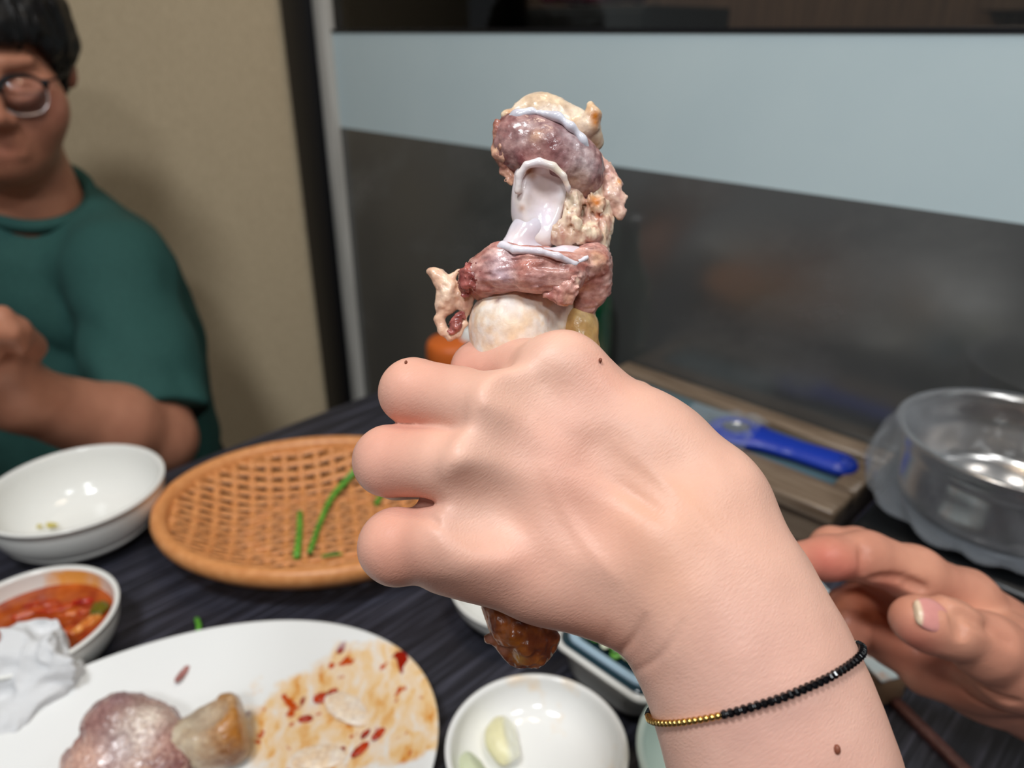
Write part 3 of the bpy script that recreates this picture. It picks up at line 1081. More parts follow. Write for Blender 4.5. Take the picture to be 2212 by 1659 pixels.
stem([(640, 1200, .004), (646, 1150, .0045), (648, 1105, .005)], (0.0032, 0.0026), 'short straight green stem standing near the basket rim')
stem([(668, 1190, .004), (690, 1130, .005), (715, 1080, .007), (745, 1050, .009), (782, 1032, .010)], (0.0022, 0.0036), 'long bent green stem with a knot lying across the basket weave')
stem([(812, 1086, .004), (822, 1070, .005), (834, 1058, .005)], (0.0024, 0.0026), 'dark green stem stub lying beyond the knotted stem in the basket')
stem([(694, 1196, .003), (715, 1193, .0032), (738, 1190, .003)], (0.0012, 0.001), 'thin flat green sliver against the inside of the basket rim')
kp = on(708, 1088, TZ + 0.018)

# ------------------------------------------------------------------ wooden cutlery box by the wall
TT = CAMZ - 0.372
m = base_mat('weathered_brown_wood', lin(130, 112, 94), 0.22, 0.6)
mp = coords(m, (12.0, 160.0, 60.0), (0, 0, -math.atan2(SW[1], SW[0])))
mpn = N(m, 'ShaderNodeTexNoise', Scale=1.0, Detail=5.0); L(m, mp, 'Vector', mpn, 'Vector')
r = ramp(m, [(0.3, lin(96, 78, 62)), (0.55, lin(134, 116, 98)), (0.75, lin(152, 134, 116))]); L(m, mpn, 'Fac', r, 'Fac')
L(m, r, 'Color', m.node_tree.nodes['Principled BSDF'], 'Base Color')
M['wood'] = m
M['blue_glass'] = base_mat('blue_grey_inlay', lin(86, 112, 122), 0.15, 0.6)
bx_ = thing('cutlery_box', ns(0.644, -0.345, TZ), 'long brown wooden box with a sunken blue-grey inlay along the window wall', 'box')
S0, S1 = -0.50, -0.178
mesh_obj('front_rail', *wbox(0.5725, 0.6195, S0, S1, TT - 0.016, TT, 0.0045, 4), M['wood'], bx_)
mesh_obj('back_rail', *wbox(0.688, WN - 0.0025, S0, S1, TT - 0.016, TT, 0.0015, 2), M['wood'], bx_)
mesh_obj('end_rail', *wbox(0.6195, 0.688, S1 - 0.021, S1, TT - 0.016, TT, 0.0015, 2), M['wood'], bx_)
mesh_obj('end_rail', *wbox(0.6195, 0.688, S0, S0 + 0.021, TT - 0.016, TT, 0.0015, 2), M['wood'], bx_)
mesh_obj('inlay', *wbox(0.6195, 0.688, S0 + 0.021, S1 - 0.021, TT - 0.016, TT - 0.007), M['blue_glass'], bx_, smooth=False)
mesh_obj('body', *wbox(0.5785, WN - 0.0035, S0 + 0.006, S1 - 0.004, TZ, TT - 0.0165, 0.002, 1), M['wood'], bx_, smooth=False)

# blue opener lying in the inlay
M['blue'] = base_mat('cobalt_blue_plastic', lin(24, 56, 168), 0.3, 0.5, sss=0.0)
pe = on(1812, 1000, TT + 0.002); ph = on(1590, 925, TT + 0.004)
dirv = (pe - ph); dirv[2] = 0; LN = np.linalg.norm(dirv); dirv /= LN
sid = np.array([-dirv[1], dirv[0], 0])
op = thing('bottle_opener', np.array([pe[0], pe[1], TT - 0.007]), 'cobalt blue plastic opener with a ring head lying in the wooden box', 'opener')
zc = TT + 0.001
Fb = Field(np.minimum(pe, ph) - .05, np.maximum(pe, ph) + .05, 0.0010)
pe_, ph_ = pe.copy(), ph.copy(); pe_[2] = zc; ph_[2] = zc
Fb.cap(ph_ + dirv * .026, pe_, .0150, .0175, k=.004, squash=((0, 0, 1), 0.5))
Fb.cap(ph_ + dirv * .02, ph_ + dirv * .05, .021, .0150, k=.006, squash=((0, 0, 1), 0.42))
Fb.cap(ph_, ph_ + np.array([0, 0, .0001]), .0285, .0285, k=.008, squash=((0, 0, 1), 0.26))
Fb.cap(ph_ - np.array([0, 0, .02]), ph_ + np.array([0, 0, .02]), .0145, .0145, k=.002, op='cut')
Fb.cap(pe_ + dirv * .003 - np.array([0, 0, .02]), pe_ + dirv * .003 + np.array([0, 0, .02]), .0030, .0030, k=.001, op='cut')
v, f = Fb.mesh()
mesh_obj('handle', v, f, M['blue'], op)
M['steel'] = base_mat('polished_steel', lin(190, 190, 190), 0.18, metal=1.0)
NRg = 40
v, f = [], []
for i in range(NRg):
    a_ = 2 * math.pi * i / NRg
    jag = 0.0012 if i % 2 else 0.0
    for o_, z_ in ((0.0142, -.003), (0.0142, .0042), (0.0122 - jag, .0042), (0.0122 - jag, -.003)):
        v.append(ph_ + (dirv * math.cos(a_) + sid * math.sin(a_)) * o_ + np.array([0, 0, z_]))
for i in range(NRg):
    j = (i + 1) % NRg
    for k in range(4):
        l = (k + 1) % 4
        f.append((i * 4 + k, j * 4 + k, j * 4 + l, i * 4 + l))
mesh_obj('metal_ring', np.array(v), f, M['steel'], op)
# clear plastic film (bags)
m = bpy.data.materials.new('clear_plastic_film'); m.use_nodes = True
nt = m.node_tree; nt.nodes.clear()
out = nt.nodes.new('ShaderNodeOutputMaterial'); mixs = nt.nodes.new('ShaderNodeMixShader')
tr = nt.nodes.new('ShaderNodeBsdfTransparent'); gl = nt.nodes.new('ShaderNodeBsdfPrincipled')
tr.inputs[0].default_value = (0.93, 0.94, 0.95, 1)
gl.inputs['Base Color'].default_value = (*lin(200, 206, 214), 1); gl.inputs['Roughness'].default_value = 0.12
lw = nt.nodes.new('ShaderNodeLayerWeight'); lw.inputs[0].default_value = 0.35
mr = nt.nodes.new('ShaderNodeMapRange'); mr.inputs['To Min'].default_value = 0.05; mr.inputs['To Max'].default_value = 0.55
nt.links.new(lw.outputs['Facing'], mr.inputs['Value']); nt.links.new(mr.outputs[0], mixs.inputs[0])
nt.links.new(tr.outputs[0], mixs.inputs[1]); nt.links.new(gl.outputs[0], mixs.inputs[2]); nt.links.new(mixs.outputs[0], out.inputs[0])
M['plastic'] = m
# crinkled wrapper over the opener's head
v, f = [], []
NU, NV = 36, 30
for i in range(NU):
    for j in range(NV):
        u_ = -0.062 + 0.085 * i / (NU - 1); w_ = -0.036 + 0.068 * j / (NV - 1)
        p = ph_ + dirv * u_ + sid * w_
        v.append(p)
v = np.array(v)
loc = v - ph_
rho = np.hypot(loc @ dirv, loc @ sid)
v[:, 2] = zc + 0.0095 - 0.012 * sstep(0.02, 0.05, rho) + 0.005 * np.abs(fbm(v, 70, 3)) + 0.002 * noise(v, 160, 5)
v[:, 2] = np.maximum(v[:, 2], TT + 0.0015)
for i in range(NU - 1):
    for j in range(NV - 1):
        f.append((i * NV + j, (i + 1) * NV + j, (i + 1) * NV + j + 1, i * NV + j + 1))
props(mesh_obj('plastic_wrapper', v, f, M['plastic']), 'crinkled clear plastic wrapper lying over the opener ring', 'wrapper')

# ------------------------------------------------------------------ burner and bagged steel pot
BZ = TZ + 0.078
pc = np.array([0.387, 0.499])
bn, bs = float(NW @ pc), float(SW @ pc)
br = thing('table_burner', ns(bn, bs, TZ), 'low black portable gas burner under the bagged steel pot', 'burner')
mesh_obj('body', *wbox(bn - 0.078, WN - 0.004, bs - 0.085, bs + 0.21, TZ + 0.006, TZ + 0.062, 0.01, 3), M['black_plastic'], br)
for a_, b_2 in ((-.06, -.07), (.06, -.07), (-.06, .19), (.06, .19)):
    mesh_obj('foot', *lathe([(0, 0), (.012, 0), (.012, .0065), (0, .0065)], 20, c=ns(bn + a_, bs + b_2, TZ)), M['black_plastic'], br)
mesh_obj('pot_ring', *lathe([(.052, .0), (.066, .0), (.068, .008), (.066, .015), (.054, .015), (.052, .008), (.052, 0)], 48, c=(pc[0], pc[1], TZ + 0.0618)), M['black_plastic'], br)
mesh_obj('control_knob', *lathe([(0, 0), (.018, 0), (.018, .012), (.015, .016), (0, .016)], 28, c=ns(bn - .045, bs + .16, TZ + .0615)), M['black_plastic'], br)
pot = thing('steel_pot', np.array([pc[0], pc[1], BZ]), 'stainless steel pot wrapped in a clear plastic bag beside the box', 'pot')
M['brushed'] = noisy_mat('brushed_stainless_steel', lin(196, 190, 184), lin(178, 172, 166), 40, 0.22, metal=1.0, stretch=(1, 1, 25), coat=0.0)
PH = 0.062
prof = smooth_profile([(0, 0), (0.066, 0), (0.072, 0.003), (0.075, 0.012), (0.0765, 0.040), (0.078, 0.046), (0.0805, 0.050), (0.0805, PH - 0.004)], 1) + \
    [(0.083, PH - 0.002), (0.0845, PH), (0.083, PH + 0.0015), (0.080, PH + 0.001), (0.0785, PH - 0.004), (0.0785, PH - 0.012), (0.0755, PH - 0.016), (0.0745, PH - 0.03), (0.0735, 0.012), (0.070, 0.005), (0.064, 0.003), (0, 0.003)]
mesh_obj('body', *lathe(prof, 96, c=(pc[0], pc[1], BZ)), M['brushed'], pot)
# bag: outside skirt, over the rim, sagging inside
prof = [(0.06, 0.002), (0.082, 0.0), (0.094, 0.004), (0.0965, 0.014), (0.096, 0.026), (0.093, 0.038), (0.0895, 0.05), (0.087, PH - 0.002), (0.0858, PH + 0.002), (0.082, PH + 0.003), (0.078, PH - 0.001), (0.073, PH - 0.014), (0.068, 0.036), (0.060, 0.020), (0.045, 0.012), (0.02, 0.009), (0, 0.009)]
v, f = lathe(smooth_profile(prof, 1), 120, c=(pc[0], pc[1], BZ))
d_ = v - np.array([pc[0], pc[1], BZ])
ang = np.arctan2(d_[:, 1], d_[:, 0]); rad = np.hypot(d_[:, 0], d_[:, 1])
outm = sstep(0.084, 0.092, rad) * sstep(PH + .002, PH - .02, d_[:, 2])
fold = np.abs(np.sin(ang * 9 + d_[:, 2] * 55 + 1.5 * noise(v, 18, 4)))
amp = outm * (0.0075 * fold - 0.003 + 0.003 * noise(v, 45, 7)) + (1 - outm) * (rad < 0.076) * 0.005 * noise(v, 60, 12)
v[:, 0] += d_[:, 0] / (rad + 1e-6) * amp; v[:, 1] += d_[:, 1] / (rad + 1e-6) * amp
v[:, 2] += (rad < 0.074) * 0.004 * np.abs(noise(v, 55, 21)) + outm * 0.002 * noise(v, 60, 31)
props(mesh_obj('plastic_bag', v, f, M['plastic']), 'clear plastic bag pulled over the steel pot and folded inside', 'bag')

# ------------------------------------------------------------------ far corner: green bottle and orange lidded jar
gb = on(1258, 853, TZ)
M['green_glass'] = base_mat('green_bottle_glass', lin(10, 74, 44), 0.06, 0.6, trans=0.35, ior=1.5)
bo = thing('green_bottle', gb, 'green glass bottle standing behind the held bone near the window wall', 'bottle')
mesh_obj('body', *lathe(smooth_profile([(0, .003), (.028, 0), (.032, .004), (.0325, .02), (.0325, .115), (.030, .132), (.020, .152), (.0135, .168), (.0125, .195), (.0135, .198), (.0135, .204), (.011, .205), (.011, .2), (0, .2)], 2), 48, c=gb), M['green_glass'], bo)
mesh_obj('cap', *lathe([(0, .204), (.0142, .204), (.0146, .207), (.0142, .215), (.012, .217), (0, .217)], 32, c=gb), M['steel'], bo)
jb = np.array([-0.074, 0.868, TZ])
M['orange'] = base_mat('orange_plastic', lin(214, 106, 40), 0.45)
M['cream'] = base_mat('cream_plastic', lin(206, 196, 160), 0.5)
jr = thing('sauce_jar', jb, 'cream jar with an orange lid and white spout at the far table corner', 'jar')
mesh_obj('body', *lathe(smooth_profile([(0, 0), (.030, 0), (.032, .004), (.032, .045), (.029, .05), (0, .05)], 1), 40, c=jb), M['cream'], jr)
mesh_obj('lid', *lathe(smooth_profile([(0, .05), (.033, .05), (.0335, .054), (.033, .068), (.028, .075), (0, .077)], 1), 40, c=jb), M['orange'], jr)
mesh_obj('spout', *lathe(smooth_profile([(0, .074), (.013, .074), (.0135, .078), (.010, .088), (.007, .09), (0, .09)], 1), 28, c=jb + np.array([.022, .0, 0])), M['ceramic'], jr)


# ================================================================== SKIN
def skin_mat(name, rough=0.42, line=1.0, fine=1200.0, sss=0.12):
    m = base_mat(name, (1, 1, 1), rough, 0.4, sss=sss, sss_r=(0.004, 0.0015, 0.0008))
    b = m.node_tree.nodes['Principled BSDF']
    a = N(m, 'ShaderNodeAttribute', attribute_name='Col')
    mp = coords(m)
    n = N(m, 'ShaderNodeTexNoise', Scale=70.0, Detail=4.0); L(m, mp, 'Vector', n, 'Vector')
    r = ramp(m, [(0.3, (0.94, 0.92, 0.92)), (0.7, (1.05, 1.05, 1.05))]); L(m, n, 'Fac', r, 'Fac')
    mx = N(m, 'ShaderNodeMix', data_type='RGBA', blend_type='MULTIPLY'); mx.inputs[0].default_value = 1.0
    m.node_tree.links.new(a.outputs['Color'], mx.inputs[6]); m.node_tree.links.new(r.outputs['Color'], mx.inputs[7])
    m.node_tree.links.new(mx.outputs[2], b.inputs['Base Color'])
    # fine crossed skin lines
    mp1 = coords(m, (0.28, 0.8, 1.0), (0.25, 0.70, 0.0))
    w1 = N(m, 'ShaderNodeTexNoise', Scale=fine * 1.4, Detail=2.0); L(m, mp1, 'Vector', w1, 'Vector')
    v1 = N(m, 'ShaderNodeTexVoronoi', Scale=fine * 1.1); v1.feature = 'DISTANCE_TO_EDGE'; L(m, mp1, 'Vector', v1, 'Vector')
    ad = N(m, 'ShaderNodeMath', operation='MULTIPLY_ADD'); ad.inputs[1].default_value = 0.6
    L(m, v1, 'Distance', ad, 0); L(m, w1, 'Fac', ad, 2)
    bump(m, ad, 'Value', 0.55 * line, 0.00018)
    return m


M['skin'] = skin_mat('fair_skin')
M['skin2'] = skin_mat('ruddy_skin', fine=500.0)
M['nail'] = base_mat('fingernail', lin(222, 160, 150), 0.25, 0.5, sss=0.1)


def pr(r, d):
    return r * d / FPX


class HandField(Field):
    def px_chain(self, pts, k):
        P = [cs(x, y, d) for x, y, d, r in pts]
        R = [pr(r, d) for x, y, d, r in pts]
        self.chain(P, R, k)


# ------------------------------------------------------------------ the left hand holding the bone
lo = np.array([-0.062, -0.215, -0.330]); hi = np.array([0.175, 0.030, -0.160])
H = HandField(lo, hi, 0.00095)
MC = {  # knuckle, finger chain (x, y, depth, radius px)
    'index': [(1215, 796, .2215, 70), (1128, 794, .2340, 66), (1040, 797, .2465, 64), (1040, 806, .2620, 58), (1120, 815, .2730, 52)],
    'middle': [(1120, 884, .2115, 72), (1000, 866, .2180, 73), (893, 846, .2270, 73), (905, 862, .2460, 64), (985, 880, .2610, 58), (1080, 890, .2690, 52)],
    'ring': [(1065, 1004, .2090, 74), (950, 1000, .2150, 76), (840, 996, .2235, 77), (862, 1008, .2430, 68), (950, 1020, .2580, 60), (1060, 1020, .2660, 54)],
    'little': [(1020, 1172, .2110, 78), (935, 1180, .2130, 81), (858, 1180, .2170, 83), (868, 1165, .2330, 66), (950, 1150, .2480, 58), (1050, 1145, .2560, 50)],
}
# palm and back of the hand
body = [
    ((1205, 800, .2225, 62), (1540, 1165, .2075, 84)),
    ((1120, 890, .2130, 64), (1510, 1215, .2050, 90)),
    ((1068, 1008, .2105, 66), (1470, 1270, .2055, 92)),
    ((1025, 1172, .2125, 68), (1420, 1310, .2095, 80)),
]
for a_, b_ in body:
    H.px_chain([a_, b_], 0.010)
# palm depth behind the metacarpals
H.px_chain([(1250, 900, .2310, 56), (1480, 1160, .2240, 90)], 0.010)
H.px_chain([(1140, 1060, .2280, 56), (1380, 1250, .2240, 80)], 0.010)
# thumb side: muscle and thumb base
H.px_chain([(1330, 890, .2300, 58), (1435, 978, .2250, 88), (1556, 1098, .2160, 98), (1588, 1222, .2110, 128)], 0.009)
H.px_chain([(1255, 818, .2225, 64), (1400, 940, .2190, 78), (1530, 1050, .2130, 84)], 0.009)
# little-finger edge of the palm
H.px_chain([(960, 1205, .2150, 78), (1040, 1210, .2165, 80), (1170, 1252, .2165, 84), (1320, 1312, .2135, 80)], 0.007)
# carpus, wrist, forearm
SQ = (np.array([0.0, 0.15, 1.0]), 0.80)
fa = [(1470, 1195, .2120, 160), (1550, 1320, .2085, 186), (1612, 1435, .2060, 200), (1655, 1545, .2050, 204), (1690, 1660, .2040, 222), (1790, 1960, .2080, 272), (1960, 2320, .2250, 306)]
P = [cs(*q[:3]) for q in fa]; R = [pr(q[3], q[2]) for q in fa]
for i in range(len(P) - 1):
    H.cap(P[i], P[i + 1], R[i], R[i + 1], 0.010, 'u', SQ)
# fingers
FK = {'index': 0.004, 'middle': 0.0022, 'ring': 0.0018, 'little': 0.0018}
for nme in ('little', 'ring', 'middle', 'index'):
    pts = MC[nme]
    for i in range(len(pts) - 1):
        a_, b_ = pts[i], pts[i + 1]
        H.cap(cs(*a_[:3]), cs(*b_[:3]), pr(a_[3], a_[2]), pr(b_[3], b_[2]), FK[nme] if i == 0 else 0.0014)
# webs between the finger roots
for x, y, d, r in ((1035, 935, .2180, 34), (1000, 1080, .2210, 52), (1100, 838, .2240, 34), (945, 1098, .2270, 46)):
    H.ell(cs(x, y, d), (pr(r, d),) * 3, k=0.005)
H.ell(cs(1050, 1070, .2135), (pr(44, .213),) * 3, k=0.010)
# thumb, wrapped round the far side of the bone
H.px_chain([(1440, 960, .2360, 80), (1366, 884, .2560, 56), (1290, 876, .2710, 56), (1180, 866, .2820, 52)], 0.005)
# knuckles, broad and low
for x, y, d, r in ((1205, 782, .2170, 44), (1112, 880, .2065, 42), (1058, 1000, .2040, 42), (1012, 1165, .2060, 44)):
    H.ell(cs(x, y, d), (pr(r * 1.5, d), pr(r, d), pr(r * .6, d)), k=0.012)


def front_depth(x, y, d0=0.16, d1=0.30, fld=None):
    for d in np.arange(d0, d1, 0.0003):
        if (fld or H).sample(cs(x, y, d)) < 0:
            return d
    return None


def crease(line, depth, width, k, fld=None, d0=0.16, d1=0.30):
    """cut a shallow fold that follows the surface as it stands"""
    Q = []
    for (x, y) in line:
        d_ = front_depth(x, y, d0, d1, fld)
        if d_ is not None: Q.append((x, y, d_))
    S_ = [cs(x, y, d_ - width + depth) for x, y, d_ in Q]
    n_ = len(S_)
    for i in range(n_ - 1):
        (fld or H).cap(S_[i], S_[i + 1], width * (1 - .5 * abs(2 * i / n_ - 1)), width * (1 - .5 * abs(2 * (i + 1) / n_ - 1)), k, 'cut')


def along(a_, b_, n_=12, bow=0.0):
    return [(a_[0] + (b_[0] - a_[0]) * t + bow * math.sin(math.pi * t) * -(b_[1] - a_[1]) / 100, a_[1] + (b_[1] - a_[1]) * t + bow * math.sin(math.pi * t) * (b_[0] - a_[0]) / 100) for t in np.linspace(0, 1, n_)]


# hollows between the metacarpals
crease(along((1120, 812), (1200, 860)), .0004, .008, .010)
crease(along((1045, 935), (1190, 1000)), .0002, .008, .010)
crease(along((1000, 1096), (1110, 1122)), -.0008, .008, .010)
crease(along((1190, 905), (1400, 1070)), -.0013, .008, .010)
crease(along((1140, 1060), (1330, 1180)), -.0014, .008, .010)
H.displace(lambda Q: 0.00030 * noise(Q, 120, 3) + 0.0004 * noise(Q, 45, 9), 0.006)
hv, hf = H.mesh()
hv = relax(hv, hf, 2)
# even out the back of the hand and the wrist, leave the fingers crisp
hx = CX + hv[:, 0] / -hv[:, 2] * FPX; hy = CY - hv[:, 1] / -hv[:, 2] * FPX
wgt = sstep(960, 1120, hx + .25 * (hy - 950)) * sstep(.262, .235, -hv[:, 2])
wgt *= 1 - np.exp(-((hx - 1060) ** 2 + (hy - 830) ** 2) / 70 ** 2)
for _ in range(16):
    hv = hv + wgt[:, None] * (relax(hv, hf, 1, .6) - hv)


def seg_dist(px_, py_, line):
    """distance in pixels to a polyline and the position along it"""
    best = np.full(len(px_), 1e9); tt = np.zeros(len(px_))
    n_ = len(line) - 1
    for i in range(n_):
        (x0, y0), (x1, y1) = line[i], line[i + 1]
        l2 = (x1 - x0) ** 2 + (y1 - y0) ** 2 + 1e-9
        t = np.clip(((px_ - x0) * (x1 - x0) + (py_ - y0) * (y1 - y0)) / l2, 0, 1)
        d_ = np.hypot(px_ - x0 - t * (x1 - x0), py_ - y0 - t * (y1 - y0))
        m_ = d_ < best
        best[m_] = d_[m_]; tt[m_] = (i + t[m_]) / n_
    return best, tt


def press(line, depth, width, both=True):
    """press a soft fold into the side of the hand that faces the phone"""
    global hv
    hx = CX + hv[:, 0] / -hv[:, 2] * FPX; hy = CY - hv[:, 1] / -hv[:, 2] * FPX
    d_, t = seg_dist(hx, hy, line)
    prof_ = np.sin(np.pi * np.clip(t, .06, .94)) ** .6 if both else np.cos(np.pi / 2 * t) ** .7
    a_ = depth * np.exp(-(d_ / width) ** 2) * prof_ * (-hv[:, 2] < .232)
    hv = hv * (1 + (a_ / np.linalg.norm(hv, axis=1))[:, None])


press(along((1328, 1420), (1396, 1322), 14, 8), .0014, 9, False)
press(along((1362, 1456), (1480, 1330), 18, 12), .0009, 9, False)
press(along((1300, 1404), (1318, 1340), 8), .0005, 8, False)
for k_ in range(5):
    press(along((1215 + 22 * k_, 1388 + 6 * k_), (1228 + 22 * k_, 1352 + 6 * k_), 6), .00025, 6, False)
for x_ in (985, 996, 1012, 1028):
    press(along((x_ + 12, 744), (x_ - 6, 790), 8), .0004, 5)
press(along((866, 1100), (940, 1128), 10, -10), .0012, 12)
press(along((930, 1116), (950, 1140), 6), .0008, 8)
press(along((1310, 1030), (1440, 1120), 10), .0006, 16)
press(along((1150, 905), (1260, 960), 10), .0004, 26)
# vein ridges
press(along((1180, 1010), (1330, 1250), 14, 6), -.0004, 14)
press(along((1330, 960), (1560, 1180), 14, -5), -.0004, 16)


def tint(v, base, blobs, seed=0, amt=0.06):
    """skin colour: base, flushed or pale areas, painted shade, mottling"""
    c = np.tile(np.array(base), (len(v), 1))
    for p, r, colr, s in blobs:
        w_ = s * np.exp(-np.sum((v - p) ** 2, 1) / (r * r))[:, None]
        c = c * (1 - w_) + np.array(colr) * w_
    mm = fbm(v, 60, seed)[:, None]
    return c * (1 + amt * mm * np.array([0.6, 1.0, 1.0]))


SK = lin(226, 178, 157); SK_R = lin(220, 152, 132); SK_P = lin(231, 189, 168); SK_O = lin(222, 166, 136)
blobs = []
for x, y, d in ((1210, 770, .212), (1120, 870, .203), (1060, 985, .2), (1010, 1150, .202)):
    blobs.append((cs(x, y, d), .010, SK_P, .55))
for x, y, d in ((893, 846, .222), (840, 996, .218), (858, 1178, .212), (1020, 790, .242)):
    blobs.append((cs(x, y, d), .014, SK_R, .55))
for x, y, d in ((1230, 1040, .2), (1300, 1120, .2), (1130, 1230, .2), (1300, 800, .21), (1200, 930, .2)):
    blobs.append((cs(x, y, d), .012, SK_R, .35))
for x, y, d in ((1240, 1380, .21), (1130, 1330, .215), (1330, 1400, .205), (1000, 1280, .21), (870, 1250, .21)):
    blobs.append((cs(x, y, d), .012, lin(198, 126, 100), .55))  # shade along the hand's underside, painted into the skin colour
for x, y, d in ((1450, 1250, .19), (1380, 1080, .195), (1500, 1100, .195)):
    blobs.append((cs(x, y, d), .012, SK_O, .45))
for x, y, d in ((1700, 1550, .186), (1600, 1600, .185), (1800, 1600, .19), (1620, 1380, .187)):
    blobs.append((cs(x, y, d), .018, lin(222, 174, 158), .6))
hc = tint(hv, SK, blobs, 5)
hw_ = to_world(hv)
hand_o = at(1400, 1250, .21)
hand = thing('person', hand_o, 'bare left hand and forearm of a person gripping the bone, back of hand up', 'person')
mesh_obj('hand_and_forearm', hw_, hf, M['skin'], hand, cols=hc)
M['mole'] = base_mat('brown_mole', lin(130, 74, 54), 0.5)


for x, y, r in ((1808, 1619, 9.0), (877, 783, 4.0), (1297, 778, 4.5)):
    d = front_depth(x, y)
    if d is None: continue
    d -= 0.0005
    Fm = Field(cs(x, y, d) - .004, cs(x, y, d) + .004, 0.00025)
    rr_ = pr(r, d)
    Fm.ell(cs(x, y, d), (rr_ * .85, rr_ * 1.25, 0.0009))
    v, f = Fm.mesh()
    mesh_obj('mole', to_world(v), f, M['mole'], hand)
# sleeve end of the arm, out of the frame
M['sleeve'] = noisy_mat('grey_knit_sleeve', lin(120, 122, 126), lin(100, 102, 106), 200, 0.9)

# ------------------------------------------------------------------ bracelet
Lp = cs(1408, 1543, .2080); Rp = cs(1850, 1394, .2060); Fp = cs(1640, 1516, .1845)
Cc = (Lp + Rp) / 2
e1 = (Rp - Lp) / np.linalg.norm(Rp - Lp)
e2 = (Fp - Cc) - e1 * np.dot(Fp - Cc, e1); e2 /= np.linalg.norm(e2)
ths = np.linspace(0, 2 * math.pi, 721)
loop = []
for th in ths:
    dr = e1 * math.cos(th) + e2 * math.sin(th)
    r0 = 0.010
    while r0 < 0.045 and H.sample(Cc + dr * r0) < 0:
        r0 += 0.0002
    loop.append(r0)
loop = np.array(loop)
ker = np.ones(31) / 31
loop = np.convolve(np.concatenate([loop[-16:-1], loop, loop[1:16]]), ker, 'same')[15:-15]
pts = np.array([Cc + (e1 * math.cos(t) + e2 * math.sin(t)) * (r_ + 0.00085) for t, r_ in zip(ths, loop)])
seg = np.concatenate([[0], np.cumsum(np.linalg.norm(np.diff(pts, axis=0), axis=1))])
brc = thing('beaded_bracelet', to_world(Cc), 'thin bracelet of black faceted beads with a gold bead section on the wrist', 'bracelet')
M['bead_black'] = base_mat('black_spinel_bead', lin(10, 9, 12), 0.12, 0.7)
M['bead_gold'] = base_mat('gold_bead', lin(214, 178, 104), 0.2, metal=1.0)


def bead_mesh(name, r, su, sv, mat, sq):
    bm = bmesh.new()
    bmesh.ops.create_uvsphere(bm, u_segments=su, v_segments=sv, radius=r)
    for vv in bm.verts: vv.co.z *= sq
    me = bpy.data.meshes.new(name)
    bm.to_mesh(me); bm.free()
    me.materials.append(mat)
    return me


mb = bead_mesh('black_bead', 0.00118, 7, 6, M['bead_black'], 0.80)
mg = bead_mesh('gold_bead', 0.00092, 16, 10, M['bead_gold'], 1.0)
mg.polygons.foreach_set('use_smooth', np.ones(len(mg.polygons), dtype=bool))
sg0 = None
# gold runs from the left edge of the wrist to about a third of the way over the front
pos = 0.0
s_at = lambda th: np.interp(th, ths, seg)
g0, g1 = s_at(math.pi * 0.665), s_at(math.pi * 1.0)
cordp = pts[::6]
mesh_obj('cord', *tube(to_world(np.vstack([cordp, cordp[:1]])), 0.0003, 6, False), M['bead_black'], brc)
while pos < seg[-1] - 0.0012:
    gold = g0 <= pos <= g1
    step = 0.00158 if gold else 0.00168
    th = np.interp(pos, seg, ths)
    i = int(np.clip(np.searchsorted(seg, pos), 1, len(pts) - 2))
    p = np.array([np.interp(pos, seg, pts[:, a]) for a in range(3)])
    tg = to_world(pts[i + 1]) - to_world(pts[i - 1])
    o = bpy.data.objects.new('gold_bead' if gold else 'black_bead', mg if gold else mb)
    COL.objects.link(o)
    o.parent = brc
    o.location = tuple(to_world(p) - to_world(Cc))
    o.rotation_mode = 'QUATERNION'
    q = Vector(tg).to_track_quat('Z', 'Y')
    o.rotation_quaternion = q
    pos += step

# ------------------------------------------------------------------ the other person's open hand at the right
lo = np.array([0.10, -0.34, -0.64]); hi = np.array([0.52, -0.05, -0.325])
G = HandField(lo, hi, 0.0013)
# palm
G.px_chain([(2085, 1295, .3850, 60), (2290, 1470, .4050, 96)], 0.012)
G.px_chain([(2060, 1345, .3990, 58), (2290, 1500, .4100, 92)], 0.012)
G.px_chain([(2035, 1400, .4080, 56), (2280, 1515, .4100, 92)], 0.012)
G.px_chain([(2000, 1440, .4080, 58), (2120, 1470, .4040, 72), (2290, 1505, .4050, 100)], 0.012)
G.px_chain([(2290, 1490, .4060, 118), (2420, 1560, .4250, 112), (2700, 1660, .4200, 122), (2950, 1820, .3850, 130)], 0.012)
# fingers
G.px_chain([(2085, 1292, .3850, 60), (1975, 1240, .3770, 55), (1865, 1202, .3690, 54)], 0.008)
G.px_chain([(1865, 1202, .3690, 54), (1790, 1206, .3620, 48), (1725, 1216, .3560, 43)], 0.004)
G.px_chain([(2060, 1340, .4000, 56), (1930, 1245, .4060, 52), (1850, 1190, .4120, 50), (1796, 1184, .4080, 45), (1768, 1206, .4010, 40)], 0.003)
G.px_chain([(2035, 1400, .4080, 54), (1950, 1335, .4160, 50), (1868, 1298, .4160, 48), (1828, 1318, .4080, 44), (1818, 1345, .3990, 40)], 0.003)
G.px_chain([(2005, 1440, .4080, 50), (1930, 1395, .4100, 46), (1872, 1362, .4060, 44), (1846, 1368, .3990, 40)], 0.003)
# thumb
G.px_chain([(2275, 1470, .3900, 96), (2185, 1428, .3650, 84), (2125, 1392, .3520, 66), (2050, 1356, .3440, 60), (2010, 1344, .3420, 56), (1978, 1337, .3410, 51)], 0.007)
G.px_chain([(2190, 1440, .3700, 80), (2120, 1450, .3880, 66), (2040, 1440, .3980, 52)], 0.014)
